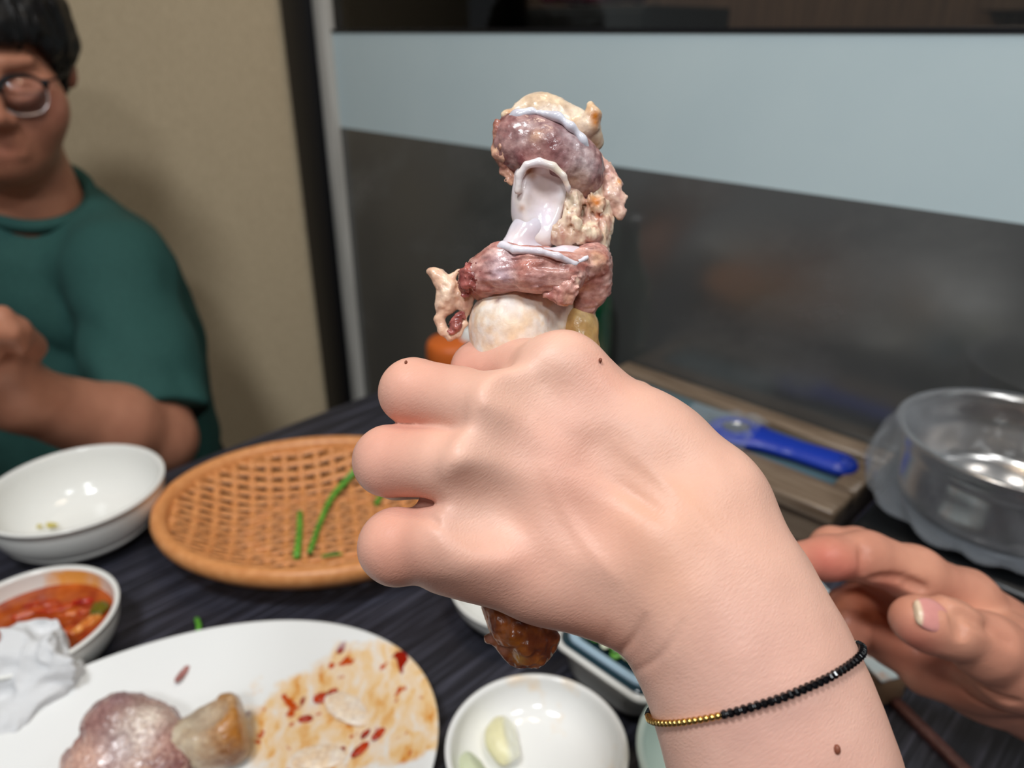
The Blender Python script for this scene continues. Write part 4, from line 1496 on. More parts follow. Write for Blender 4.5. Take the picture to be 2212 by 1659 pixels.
# palm creases
for ln_, dp_, wd_ in ((along((2010, 1292), (2185, 1392), 16, -4), .0012, .0020), (along((1885, 1252), (1990, 1268), 10, -8), .0010, .0018), (along((1960, 1262), (2040, 1300), 10, -6), .0008, .0016),
                      (along((1862, 1178), (1868, 1238), 8), .0004, .0012), (along((2058, 1325), (2072, 1375), 8), .0004, .0010), (along((2072, 1330), (2084, 1380), 8), .0004, .0010),
                      (along((2100, 1470), (2200, 1520), 10, 8), .0005, .0014), (along((2080, 1495), (2190, 1545), 10, 8), .0005, .0014)):
    crease(ln_, dp_, wd_, .003, G, .30, .44)
G.displace(lambda Q: 0.0009 * noise(Q, 55, 3) + 0.0004 * noise(Q, 130, 8), 0.006)
gv, gf = G.mesh()
gv = relax(gv, gf, 2)
S2 = lin(200, 138, 114)
bl = []
for x, y, d in ((1776, 1212, .352), (1820, 1240, .355), (1980, 1390, .335), (1900, 1270, .37)):
    bl.append((cs(x, y, d), .011, lin(206, 112, 96), .7))
for x, y, d in ((1900, 1350, .40), (1850, 1300, .40), (1960, 1440, .395), (2080, 1500, .38)):
    bl.append((cs(x, y, d), .018, lin(180, 108, 84), .6))
for x, y, d in ((2000, 1250, .36), (2120, 1330, .37), (2060, 1350, .335)):
    bl.append((cs(x, y, d), .014, lin(218, 160, 132), .6))
gc = tint(gv, S2, bl, 8, 0.1)
o2 = at(2150, 1430, .39)
hand2 = thing('person', o2, 'open right hand of a second person reaching in, thumb nail showing', 'person')
mesh_obj('hand_and_forearm', to_world(gv), gf, M['skin2'], hand2, cols=gc)
# thumb nail
Fn = Field(cs(1962, 1322, .332) - .02, cs(1962, 1322, .332) + .02, 0.0006)
ta = cs(2010, 1344, .342) - cs(1978, 1337, .341); ta /= np.linalg.norm(ta)
nn_ = np.array([-0.10, 0.55, 0.83]); nn_ -= ta * np.dot(nn_, ta); nn_ /= np.linalg.norm(nn_)
bb_ = np.cross(nn_, ta)
ctr = cs(1978, 1340, .341) + nn_ * pr(51, .341) * 0.90
Fn.ell(ctr, (.0094, .0076, .0032), [ta, bb_, nn_])
Fn.rbox(ctr - ta * 0.0112, (.0035, .02, .02), .0005, [ta, bb_, nn_], k=.001, op='cut')
nv, nf = Fn.mesh()
tt_ = sstep(-.0052, -.0066, (nv - ctr) @ ta)[:, None]
M['nail_col'] = col_mat('natural_nail', 0.25, 0.04, 300, 0.00005, 900)
mesh_obj('thumb_nail', to_world(nv), nf, M['nail_col'], hand2, cols=np.array(lin(214, 146, 138)) * (1 - tt_) + np.array(lin(226, 200, 170)) * tt_)


# ================================================================== THE HELD BONE
M['bone'] = col_mat('boiled_bone', 0.38, 0.10, 420, 0.00012, 900, sss=0.1, sss_r=(.003, .002, .001))
M['cartilage'] = col_mat('wet_cartilage', 0.16, 0.05, 200, 0.00008, 500, sss=0.2, sss_r=(.004, .003, .003))
M['flesh'] = col_mat('wet_boiled_meat', 0.26, 0.34, 420, 0.00022, 800, coat=0.25, sss=0.1, sss_r=(.003, .001, .001))
M['fat'] = col_mat('soft_fat_and_tendon', 0.3, 0.2, 330, 0.0002, 700, coat=0.15, sss=0.15, sss_r=(.004, .003, .001))
M['glazed'] = col_mat('soy_glazed_skin', 0.3, 0.3, 260, 0.0003, 500, coat=0.15, sss=0.1, sss_r=(.004, .001, .0004))
BD = 0.244
bone = thing('pork_bone', at(1115, 1440, BD), 'gnawed pork leg bone with meat scraps, held upright in the fist', 'bone')


def blend(v, c1, c2, freq, seed, lo=-.35, hi=.35, oct=4):
    t = sstep(lo, hi, fbm(v, freq, seed, oct))[:, None]
    return np.array(c1) * (1 - t) + np.array(c2) * t


def part(name, lo, hi, build, vox, disp, colour, mat, blobs=(), it=0):
    """lo / hi: (x, y, depth) corner pixels of the part in the frame of the phone"""
    a_, b_ = cs(lo[0], hi[1], hi[2]), cs(hi[0], lo[1], hi[2])
    L0 = np.array([min(a_[0], cs(lo[0], 0, lo[2])[0]), min(a_[1], cs(0, hi[1], lo[2])[1]), -hi[2]])
    H0 = np.array([max(b_[0], cs(hi[0], 0, lo[2])[0]), max(b_[1], cs(0, lo[1], lo[2])[1]), -lo[2]])
    Q = HandField(L0, H0, vox)
    build(Q)
    if disp: Q.displace(disp, 0.008)
    v, f = Q.mesh()
    if it: v = relax(v, f, it)
    c = colour(v)
    for p, r, colr, s in blobs:
        d_ = p[2]
        for q in np.arange(lo[2], hi[2], vox * .5):          # settle the patch on the surface
            if Q.sample(cs(p[0], p[1], q)) < 0:
                d_ = q
                break
        w_ = s * np.exp(-np.sum((v - cs(p[0], p[1], d_)) ** 2, 1) / (pr(r, d_) ** 2))[:, None]
        w_ = np.clip(w_ * (1 + .5 * fbm(v, 500, 77, 2)[:, None]), 0, 1)
        c = c * (1 - w_) + np.array(colr) * w_
    return mesh_obj(name, to_world(v), f, mat, bone, cols=c)


def lumps(Q, items, k):
    for it in items:
        x, y, d, r = it[:4]
        sz = it[4] if len(it) > 4 else 0.8
        sy = it[5] if len(it) > 5 else 1.0
        Q.ell(cs(x, y, d), (pr(r, d), pr(r * sy, d), pr(r * sz, d)), k=k)


CREAM = lin(232, 214, 190); IVORY = lin(244, 236, 226); BEIGE = lin(222, 194, 164); PINK = lin(196, 140, 128); RED = lin(146, 82, 78)
PURPLE = lin(140, 104, 108); LILAC = lin(218, 208, 220); DARK = lin(92, 52, 54); YEL = lin(218, 186, 126); ORANGE = lin(206, 124, 34); TAN = lin(214, 176, 140)


# shaft
def b_shaft(Q):
    Q.px_chain([(1104, 706, BD, 92), (1108, 800, BD + .001, 84), (1112, 1000, BD + .003, 78), (1110, 1200, BD + .004, 66), (1108, 1285, BD + .004, 50)], 0.004)
    Q.px_chain([(1205, 620, BD + .003, 44), (1165, 740, BD + .006, 62)], 0.008)


part('shaft', (980, 520, .222), (1270, 1450, .275), b_shaft, 0.0008, lambda P: .0004 * noise(P, 200, 3),
     lambda v: blend(v, lin(242, 232, 220), lin(234, 206, 176), 420, 4, -.4, .4), M['bone'],
     [((1075, 648, .230), 7, lin(110, 50, 36), 1.3), ((1100, 660, .229), 30, lin(226, 218, 214), .7), ((1110, 705, .229), 40, lin(238, 208, 172), .6), ((1028, 680, .236), 14, lin(206, 176, 140), .5),
      ((1215, 660, .238), 26, lin(204, 172, 164), .8), ((1186, 690, .233), 6, lin(190, 120, 100), .6), ((1040, 600, .23), 30, lin(190, 140, 126), .6), ((1120, 612, .228), 22, lin(190, 140, 126), .8), ((1180, 618, .23), 24, lin(180, 130, 120), .8)])


# wet meat collar round the joint
def b_collar(Q):
    Q.px_chain([(1056, 596, .2370, 34), (1086, 568, .2350, 38), (1150, 582, .2315, 42), (1215, 592, .2330, 40), (1275, 572, .2410, 34), (1292, 600, .2470, 26)], 0.004)
    Q.px_chain([(1050, 600, .2400, 50), (1150, 590, .2440, 56), (1260, 590, .2460, 46)], 0.004)
    Q.px_chain([(1045, 606, .2370, 20), (1085, 598, .2315, 20), (1140, 597, .2290, 18), (1200, 604, .2310, 22)], 0.004)
    Q.px_chain([(1285, 560, .2430, 28), (1282, 620, .2450, 30), (1262, 665, .2470, 26)], 0.004)
    Q.px_chain([(1052, 590, .2370, 26), (1084, 545, .2360, 16)], 0.004)
    lumps(Q, [(1035, 615, .241, 17), (1045, 590, .24, 20), (1300, 548, .246, 16), (1306, 570, .246, 12)], .003)


def d_fibre(P):
    return .0008 * fbm(P * np.array([.25, 2.0, .8]), 300, 6, 3) + .0004 * noise(P * np.array([.3, 2, 1]), 800, 2)


part('meat_collar', (990, 500, .218), (1340, 710, .270), b_collar, 0.00055, d_fibre,
     lambda v: blend(v * np.array([.5, 1.4, 1]), lin(212, 170, 158), lin(172, 112, 100), 300, 12), M['flesh'],
     [((1075, 575, .2285), 32, lin(206, 184, 190), .75), ((1100, 545, .229), 22, lin(226, 206, 206), .7), ((1045, 590, .232), 14, lin(150, 80, 76), .6),
      ((1090, 600, .227), 20, lin(206, 186, 196), .6), ((1160, 607, .227), 22, lin(196, 166, 170), .6), ((1150, 572, .224), 36, lin(186, 112, 94), .5),
      ((1290, 560, .24), 22, TAN, .6), ((1240, 645, .24), 20, DARK, .8), ((1285, 620, .236), 20, lin(196, 146, 134), .5)])


# white joint surface standing in the collar
def b_socket(Q):
    Q.px_chain([(1068, 550, .2330, 6), (1086, 530, .2310, 9), (1112, 540, .2270, 9), (1165, 543, .2245, 9), (1205, 553, .2250, 9), (1240, 571, .2285, 8), (1268, 556, .2330, 6)], 0.001)
    Q.px_chain([(1110, 532, .2420, 26), (1140, 500, .2440, 30), (1160, 488, .2450, 26)], 0.005)
    Q.px_chain([(1222, 556, .2400, 24), (1250, 552, .2410, 18)], 0.003)
    Q.px_chain([(1110, 566, .2420, 34), (1220, 572, .2420, 34)], 0.004)


part('joint_socket', (1040, 440, .218), (1300, 625, .262), b_socket, 0.0006, lambda P: .0003 * noise(P, 200, 5),
     lambda v: blend(v, lin(238, 232, 240), lin(224, 214, 222), 160, 22), M['cartilage'],
     [((1185, 525, .236), 18, lin(150, 92, 84), .8), ((1230, 530, .238), 14, lin(206, 160, 146), .6), ((1115, 505, .24), 24, lin(232, 218, 214), .6)], 1)


# scooped white condyle
def b_condyle(Q):
    Q.px_chain([(1168, 385, .2450, 60), (1162, 440, .2450, 52), (1158, 500, .2450, 50)], 0.004)
    Q.px_chain([(1180, 392, .2290, 46), (1176, 440, .2290, 44), (1172, 478, .2310, 34)], 0)
    Q.F[:] = 0.05
    Q.px_chain([(1170, 388, .2450, 61), (1163, 440, .2450, 54), (1158, 500, .2455, 48)], 0.004)
    for a_, b_ in (((1180, 402, .2345, 45), (1178, 445, .2345, 42)), ((1178, 445, .2345, 42), (1172, 484, .2355, 30))):
        Q.cap(cs(*a_[:3]), cs(*b_[:3]), pr(a_[3], .24), pr(b_[3], .24), 0.0025, 'cut')
    Q.px_chain([(1119, 412, .2370, 8), (1121, 378, .2360, 9), (1137, 357, .2350, 9), (1165, 350, .2345, 9), (1195, 359, .2345, 9), (1217, 380, .2350, 8), (1227, 405, .2360, 7), (1229, 418, .2365, 4)], 0.0006)


part('condyle', (1080, 320, .220), (1260, 560, .262), b_condyle, 0.00055, lambda P: .0003 * noise(P, 220, 5),
     lambda v: blend(v, lin(236, 222, 214), lin(240, 230, 232), 140, 32), M['cartilage'],
     [((1143, 368, .238), 13, lin(176, 122, 84), .95), ((1150, 380, .239), 10, lin(186, 136, 100), .6), ((1127, 450, .241), 8, lin(176, 118, 76), .6), ((1124, 488, .241), 12, lin(190, 150, 110), .5),
      ((1175, 410, .243), 40, lin(222, 196, 188), .6), ((1170, 470, .241), 26, lin(232, 222, 234), .7), ((1205, 366, .234), 18, lin(238, 224, 192), .6), ((1222, 395, .235), 12, lin(222, 180, 130), .5)], 1)


# purple flesh of the upper joint
def b_cap(Q):
    ax = np.array([[.94, -.34, 0], [.34, .94, 0], [0, 0, 1]])
    Q.ell(cs(1180, 330, .2460), (pr(108, .246), pr(72, .246), pr(74, .246)), ax, .004)
    Q.ell(cs(1255, 375, .2470), (pr(50, .247), pr(62, .247), pr(50, .247)), None, .006)
    Q.ell(cs(1110, 310, .2460), (pr(40, .246), pr(58, .246), pr(46, .246)), None, .006)
    Q.cap(cs(1175, 425, .2300), cs(1170, 385, .2330), pr(34, .24), pr(24, .24), .004, 'cut')
    lumps(Q, [(1180, 300, .2365, 26, .5), (1140, 342, .2380, 22, .6), (1200, 338, .2375, 24, .6), (1222, 362, .2385, 20, .7)], .003)


part('upper_meat', (1030, 220, .215), (1340, 460, .275), b_cap, 0.00055, lambda P: .0008 * fbm(P, 150, 41, 3) + .0003 * noise(P, 700, 3),
     lambda v: blend(v, lin(180, 144, 138), lin(126, 78, 78), 330, 44), M['flesh'],
     [((1150, 280, .232), 40, lin(180, 160, 158), .7), ((1235, 300, .236), 40, lin(182, 166, 168), .75), ((1265, 350, .24), 34, lin(192, 178, 178), .75), ((1185, 308, .231), 26, lin(126, 74, 74), .6),
      ((1158, 293, .231), 16, lin(216, 172, 140), .7), ((1205, 335, .231), 26, lin(116, 64, 68), .6), ((1135, 335, .234), 16, lin(126, 62, 58), .6), ((1085, 330, .24), 20, lin(120, 72, 66), .6),
      ((1170, 340, .23), 22, lin(200, 150, 140), .5), ((1245, 390, .238), 26, lin(216, 188, 166), .7), ((1085, 275, .24), 18, lin(140, 84, 80), .5)])


def b_rim(Q):
    Q.px_chain([(1100, 262, .2430, 10), (1118, 250, .2410, 11), (1148, 241, .2400, 10)], .002)
    Q.px_chain([(1168, 244, .2390, 7), (1205, 252, .2380, 9), (1234, 274, .2375, 9), (1258, 303, .2385, 8), (1277, 338, .2410, 6)], .002)


part('cartilage_rim', (1070, 215, .225), (1310, 370, .262), b_rim, 0.0005, lambda P: .0004 * noise(P, 260, 5),
     lambda v: blend(v, lin(226, 226, 236), lin(204, 200, 208), 180, 52), M['cartilage'], (), 1)


def b_top(Q):
    ax = np.array([[.93, -.36, 0], [.36, .93, 0], [0, 0, 1]])
    Q.ell(cs(1190, 268, .2540), (pr(84, .254), pr(50, .254), pr(46, .254)), ax, .004)
    lumps(Q, [(1150, 238, .252, 22), (1180, 236, .252, 24), (1212, 242, .252, 20), (1245, 268, .253, 24), (1095, 252, .25, 12)], .005)
    Q.px_chain([(1252, 288, .2490, 28), (1272, 270, .2470, 19), (1283, 246, .2460, 13), (1276, 225, .2460, 8)], .003)
    Q.px_chain([(1280, 280, .2500, 15), (1285, 304, .2510, 14), (1276, 324, .2520, 12)], .003)


part('fat_crown', (1060, 190, .225), (1330, 350, .280), b_top, 0.00055, lambda P: .0010 * fbm(P, 210, 61, 4),
     lambda v: blend(v, lin(236, 220, 198), lin(218, 194, 164), 190, 64), M['fat'],
     [((1285, 250, .249), 12, ORANGE, .9), ((1288, 268, .249), 14, ORANGE, .85), ((1272, 232, .25), 12, lin(216, 160, 92), .7), ((1284, 305, .251), 18, lin(160, 110, 62), .9), ((1274, 318, .25), 12, lin(150, 110, 70), .7), ((1100, 244, .249), 9, lin(206, 140, 70), .8)])


# torn scraps on the left of the upper joint
def b_lscrap(Q):
    lumps(Q, [(1084, 276, .243, 15), (1078, 300, .243, 12), (1070, 322, .243, 9), (1080, 330, .243, 13), (1092, 345, .243, 16), (1096, 368, .244, 14), (1104, 385, .244, 9), (1100, 394, .244, 8), (1088, 318, .243, 16)], .002)


part('torn_scraps', (1040, 240, .228), (1140, 425, .258), b_lscrap, 0.0005, lambda P: .0018 * fbm(P, 380, 71, 4),
     lambda v: blend(v, lin(214, 168, 142), lin(146, 92, 80), 320, 72), M['flesh'], [((1068, 322, .238), 10, lin(230, 186, 152), .8), ((1080, 278, .237), 12, lin(146, 84, 80), .7), ((1102, 395, .24), 9, lin(222, 176, 140), .8)])


# fatty tissue down the right side
def b_right(Q):
    Q.px_chain([(1262, 385, .2480, 34), (1280, 430, .2490, 26), (1285, 480, .2490, 30), (1272, 515, .2470, 34), (1285, 545, .2470, 30)], .004)
    lumps(Q, [(1244, 442, .241, 13, .8, 1.7), (1238, 470, .240, 15, .8, 1.2), (1262, 500, .240, 18, .8, .8), (1288, 440, .243, 16, .8, 1.3), (1304, 488, .245, 14, .8, 1.4), (1238, 505, .242, 16, .8, .8), (1282, 508, .241, 15, .8, .9),
              (1205, 495, .243, 20), (1215, 520, .243, 18), (1200, 515, .242, 12)], .003)
    Q.px_chain([(1236, 395, .2430, 9), (1240, 418, .2430, 8), (1232, 445, .2430, 9)], .003)
    Q.px_chain([(1248, 480, .2380, 7), (1250, 496, .2375, 3)], .002)


part('fat_strands', (1170, 340, .225), (1340, 585, .268), b_right, 0.0005, lambda P: .0016 * fbm(P * np.array([1.4, .45, 1.2]), 260, 81, 3) + .0004 * noise(P, 900, 4),
     lambda v: blend(v * np.array([1.5, .4, 1.2]), lin(236, 216, 188), lin(192, 146, 126), 330, 84, -.1, .4), M['fat'],
     [((1286, 435, .237), 15, lin(206, 118, 40), .9), ((1294, 466, .237), 9, lin(196, 80, 30), .9), ((1276, 425, .238), 12, lin(214, 150, 80), .6), ((1270, 470, .237), 16, lin(176, 122, 112), .8), ((1288, 535, .24), 18, lin(160, 112, 112), .8), ((1215, 505, .238), 22, lin(186, 132, 110), .8), ((1200, 520, .238), 14, lin(120, 72, 72), .7),
      ((1240, 400, .24), 14, lin(156, 98, 88), .8), ((1265, 390, .24), 26, lin(216, 202, 188), .6), ((1310, 512, .243), 12, lin(206, 156, 120), .6)])


def b_flap(Q):
    Q.px_chain([(1288, 345, .2490, 16), (1305, 375, .2500, 20), (1318, 405, .2490, 18), (1325, 430, .2480, 18), (1335, 452, .2480, 14)], .003)
    lumps(Q, [(1330, 395, .248, 12), (1344, 432, .247, 9), (1348, 463, .247, 8), (1336, 468, .247, 9), (1322, 455, .248, 13), (1308, 420, .249, 12)], .002)


part('hanging_flap', (1260, 315, .232), (1380, 495, .264), b_flap, 0.0005, lambda P: .0015 * fbm(P, 420, 91, 4),
     lambda v: blend(v, lin(228, 196, 176), lin(196, 150, 138), 260, 92), M['fat'], [((1336, 392, .244), 7, lin(208, 140, 60), .8), ((1326, 452, .244), 14, lin(200, 146, 128), .6)])


# scraps dangling at the lower left
def b_dangle(Q):
    ax = np.array([[.9, -.43, 0], [.43, .9, 0], [0, 0, 1]])
    Q.ell(cs(969, 645, .2430), (pr(27, .243), pr(42, .243), pr(12, .243)), ax, .003)
    Q.px_chain([(929, 586, .2430, 8), (947, 596, .2430, 12), (962, 616, .2430, 12), (970, 640, .2430, 12)], .003)
    Q.px_chain([(970, 612, .2430, 3.5), (978, 596, .2430, 3.5), (990, 586, .2430, 3.2), (1004, 584, .2430, 3.5)], .0015)
    Q.px_chain([(958, 668, .2430, 9), (952, 684, .2430, 6), (960, 702, .2430, 3.5)], .002)
    Q.px_chain([(975, 612, .2415, 4), (962, 635, .2410, 4.5), (956, 655, .2412, 3)], .002)
    Q.px_chain([(944, 692, .2430, 6), (955, 712, .2430, 8), (972, 727, .2430, 7.5), (990, 720, .2430, 7), (1001, 700, .2430, 6), (1006, 670, .2430, 8), (1014, 640, .2420, 12)], .002)
    Q.px_chain([(1018, 612, .2420, 14), (1010, 640, .2420, 12), (1006, 662, .2420, 8)], .002)


part('dangling_scraps', (905, 555, .230), (1045, 750, .256), b_dangle, 0.00045, lambda P: .0006 * fbm(P, 520, 101, 3),
     lambda v: blend(v, lin(236, 206, 180), lin(224, 184, 156), 240, 102), M['fat'], [((1006, 660, .24), 14, lin(206, 150, 132), .6)])


def b_red(Q):
    Q.px_chain([(1033, 558, .2370, 5), (1028, 578, .2350, 13), (1014, 592, .2350, 15), (1002, 612, .2370, 13), (1008, 632, .2380, 11)], .002)
    lumps(Q, [(1003, 596, .236, 10), (1036, 578, .234, 11), (1020, 610, .234, 17), (985, 700, .2415, 13), (992, 688, .2415, 9), (980, 712, .2415, 9), (998, 672, .2415, 6), (1038, 600, .233, 13)], .002)


part('red_shreds', (965, 535, .228), (1060, 735, .254), b_red, 0.00042, lambda P: .0017 * fbm(P, 620, 111, 3),
     lambda v: blend(v, lin(170, 100, 92), lin(122, 58, 54), 420, 112), M['flesh'], [((985, 702, .238), 12, lin(176, 110, 96), .5)])


# ragged meat at the lower right of the collar
def b_rag(Q):
    lumps(Q, [(1188, 585, .2310, 22), (1200, 605, .2300, 22), (1212, 622, .2290, 18), (1232, 606, .2290, 15), (1248, 608, .2290, 9), (1192, 632, .2300, 12), (1210, 643, .2295, 12), (1226, 648, .2290, 12), (1176, 636, .2310, 8), (1222, 630, .2285, 14), (1240, 620, .2290, 10), (1185, 560, .2300, 12)], .0025)
    Q.px_chain([(1225, 570, .2310, 10), (1215, 592, .2295, 10), (1210, 612, .2290, 10)], .002)
    Q.px_chain([(1260, 575, .2330, 10), (1245, 592, .2310, 8), (1232, 602, .2300, 8)], .002)


part('ragged_meat', (1150, 530, .215), (1290, 680, .250), b_rag, 0.00045, lambda P: .0016 * fbm(P, 480, 121, 4),
     lambda v: blend(v, lin(214, 164, 150), lin(170, 112, 104), 340, 122), M['flesh'], [((1226, 645, .224), 14, lin(216, 174, 140), .6), ((1250, 606, .225), 8, lin(220, 200, 176), .7), ((1186, 560, .226), 10, lin(218, 190, 150), .7)])


# yellow tendon behind the shaft
def b_tendon(Q):
    Q.px_chain([(1262, 672, .2500, 22), (1248, 705, .2480, 40), (1242, 760, .2480, 46), (1240, 860, .2490, 34)], .004)


part('tendon', (1180, 640, .230), (1310, 910, .270), b_tendon, 0.0007, lambda P: .0008 * fbm(P, 260, 131, 3),
     lambda v: blend(v, lin(214, 182, 118), lin(196, 156, 96), 220, 132), M['fat'], [((1215, 725, .24), 14, lin(150, 116, 62), .5), ((1262, 680, .245), 14, lin(218, 190, 150), .6)])


# glazed skin hanging from the lower end
def b_skin(Q):
    Q.px_chain([(1075, 1290, .2460, 46), (1104, 1340, .2440, 44), (1132, 1372, .2430, 46), (1142, 1398, .2430, 36)], .005)
    Q.px_chain([(1150, 1330, .2450, 50), (1175, 1370, .2440, 26), (1192, 1370, .2440, 9)], .005)
    Q.px_chain([(1042, 1372, .2430, 5), (1058, 1381, .2430, 9), (1080, 1397, .2430, 13), (1108, 1416, .2430, 14)], .002)
    lumps(Q, [(1120, 1424, .244, 13), (1132, 1428, .244, 10), (1162, 1428, .244, 8), (1160, 1438, .244, 4), (1170, 1405, .244, 22), (1150, 1410, .244, 22)], .003)


part('glazed_skin', (1010, 1220, .222), (1230, 1460, .270), b_skin, 0.0006, lambda P: .0016 * fbm(P, 200, 141, 2) + .0008 * np.abs(noise(P, 520, 8)),
     lambda v: blend(v, lin(170, 98, 46), lin(112, 54, 30), 260, 142), M['glazed'],
     [((1110, 1390, .233), 20, lin(176, 104, 30), .8), ((1120, 1424, .238), 15, lin(214, 166, 84), .85), ((1162, 1432, .238), 10, lin(190, 120, 50), .8), ((1060, 1382, .239), 10, lin(186, 134, 112), .8), ((1085, 1404, .238), 11, lin(186, 134, 112), .75), ((1045, 1325, .24), 12, lin(150, 110, 86), .6), ((1120, 1345, .232), 20, lin(96, 36, 20), .6), ((1150, 1395, .234), 18, lin(130, 66, 34), .5)])

# ================================================================== GNAWED JOINT ON THE PLATTER
jp = on(300, 1590, TZ + 0.012)
jt = thing('pork_joint', np.array([jp[0], jp[1], TZ + 0.007]), 'gnawed pork knuckle with a brown skinned bone end lying on the platter', 'meat')


def wpart(name, lo, hi, build, vox, disp, colour, mat, blobs=()):
    Q = Field(lo, hi, vox)
    build(Q)
    if disp: Q.displace(disp, 0.008)
    v, f = Q.mesh()
    c = colour(v)
    for p, r, colr, s in blobs:
        e_ = p - np.array([0, 0, CAMZ]); l_ = np.linalg.norm(e_); e_ = e_ / l_
        for q in np.arange(l_ - .05, l_ + .05, vox * .5):
            g_ = np.array([0, 0, CAMZ]) + e_ * q
            if (g_ > Q.lo).all() and (g_ < hi).all() and Q.sample(g_) < 0:
                p = g_
                break
        w_ = s * np.exp(-np.sum((v - p) ** 2, 1) / (r * r))[:, None]
        w_ = np.clip(w_ * (1 + .6 * fbm(v, 260, 77, 3)[:, None]), 0, 1)
        c = c * (1 - w_) + np.array(colr) * w_
    return mesh_obj(name, v, f, mat, jt, cols=c)


def jw(x, y, z):
    return on(x, y, TZ + z)


def b_ball(Q):
    Q.ell(jw(262, 1570, .026), (.024, .020, .021), k=.004)
    Q.ell(jw(330, 1585, .024), (.017, .019, .017), k=.006)
    Q.ell(jw(240, 1640, .019), (.028, .018, .014), k=.006)
    Q.ell(jw(330, 1650, .018), (.024, .018, .013), k=.006)
    Q.ell(jw(180, 1650, .014), (.014, .012, .010), k=.005)


lo_, hi_ = jp - np.array([.075, .065, .022]), jp + np.array([.075, .065, .060])
wpart('knuckle_meat', lo_, hi_, b_ball, 0.0008, lambda P: .0018 * fbm(P, 150, 151, 4) + .0006 * noise(P, 600, 3),
      lambda v: blend(v, lin(188, 154, 138), lin(126, 84, 80), 130, 152), M['flesh'],
      [(jw(255, 1510, .045), .016, lin(150, 122, 124), .85), (jw(300, 1530, .040), .010, lin(130, 80, 72), .6), (jw(225, 1560, .035), .012, lin(140, 96, 90), .7), (jw(235, 1590, .03), .008, lin(116, 62, 60), .6),
       (jw(320, 1560, .04), .014, lin(222, 212, 196), .8), (jw(290, 1590, .04), .014, lin(222, 208, 192), .6), (jw(245, 1625, .03), .012, lin(182, 170, 172), .7), (jw(180, 1650, .02), .014, lin(216, 176, 156), .7), (jw(360, 1600, .03), .010, lin(180, 130, 120), .6)])


def b_cut(Q):
    Q.px = None
    a_, b_ = jw(400, 1600, .020), jw(480, 1570, .022)
    Q.cap(jw(370, 1610, .018), jw(455, 1590, .020), .012, .019, k=.004)
    Q.cap(jw(455, 1590, .020), jw(490, 1575, .022), .019, .021, k=.004)
    Q.cap(jw(478, 1520, .038), jw(495, 1600, .018), .007, .014, k=.006)
    d_ = jw(500, 1572, .022) - jw(440, 1595, .020); d_ /= np.linalg.norm(d_)
    u_ = np.array([0, 0, 1.0]) - d_ * d_[2]; u_ /= np.linalg.norm(u_)
    Q.rbox(jw(500, 1572, .022) + d_ * .030, (.022, .06, .06), .0005, [d_, np.cross(u_, d_), u_], k=.004, op='cut')
    g_ = jw(432, 1520, .045)
    Q.ell(g_, (.016, .014, .014), k=.008, op='cut')


wpart('bone_end', lo_, hi_ + np.array([.03, 0, 0]), b_cut, 0.0008, lambda P: .0009 * fbm(P, 150, 161, 3),
      lambda v: blend(v, lin(206, 196, 172), lin(186, 166, 138), 120, 162), M['fat'],
      [(jw(505, 1540, .036), .013, lin(186, 128, 50), .95), (jw(512, 1590, .024), .015, lin(190, 122, 40), .95), (jw(480, 1500, .044), .010, lin(170, 118, 50), .9), (jw(490, 1640, .01), .014, lin(120, 72, 32), .9), (jw(440, 1560, .04), .012, lin(202, 184, 160), .7), (jw(420, 1545, .04), .010, lin(150, 132, 112), .6)])


# ================================================================== THE SEATED MAN
M['skin3'] = skin_mat('tan_skin', 0.45, 0.4, 400.0)
M['hair'] = noisy_mat('black_hair', lin(10, 9, 10), lin(22, 20, 22), 300, 0.4, 0.002, stretch=(1, 1, 0.15))
M['shirt'] = noisy_mat('dark_green_cotton', lin(40, 84, 78), lin(34, 74, 70), 400, 0.85, 0.0003)
M['trousers'] = noisy_mat('black_trousers', lin(26, 27, 32), lin(34, 35, 40), 300, 0.9)
HC = at(-36, 165, 0.86)                             # middle of the head
hf_ = -HC.copy(); hf_[2] = 0; hf_ = hf_ + np.array([0, 0, CAMZ]) * 0
hf_ = np.array([-HC[0], -HC[1], 0.0]); hf_ /= np.linalg.norm(hf_)   # faces the table's near side
hr_ = np.array([-hf_[1], hf_[0], 0.0])             # his left
if hr_[0] < 0: hr_ = -hr_
HU = np.array([0, 0, 1.0])
HAX = np.array([hr_, hf_, HU])


def hd(a, b, c):
    return HC + hr_ * a + hf_ * b + HU * c


def off(p, q, t):
    return p + (q - p) * t


SHL = at(258, 590, 0.945); ELL = at(345, 950, 0.895); WRL = at(40, 858, 0.745); FIL = at(-22, 775, 0.705)
mid = np.array([HC[0] - 0.005, HC[1] + 0.045])


def mirror(p):
    """reflect through the body's middle plane"""
    d_ = np.array([p[0] - mid[0], p[1] - mid[1]])
    t = d_ @ hr_[:2]
    q = np.array(p, dtype=float)
    q[:2] = p[:2] - 2 * t * hr_[:2]
    return q


SHR, ELR, WRR, FIR = at(-330, 590, .96), at(-440, 960, .90), at(-215, 880, .76), at(-150, 800, .71)
man = thing('person', np.array([mid[0], mid[1], FLOOR]), 'black-haired man in glasses and a green T-shirt seated behind the bowl', 'person')
B = Field(np.array([-1.16, 0.42, 0.60]), np.array([-0.26, 1.22, 1.44]), 0.0042)
HB = Field(HC - np.array([.15, .17, .26]), HC + np.array([.15, .16, .17]), 0.0022)


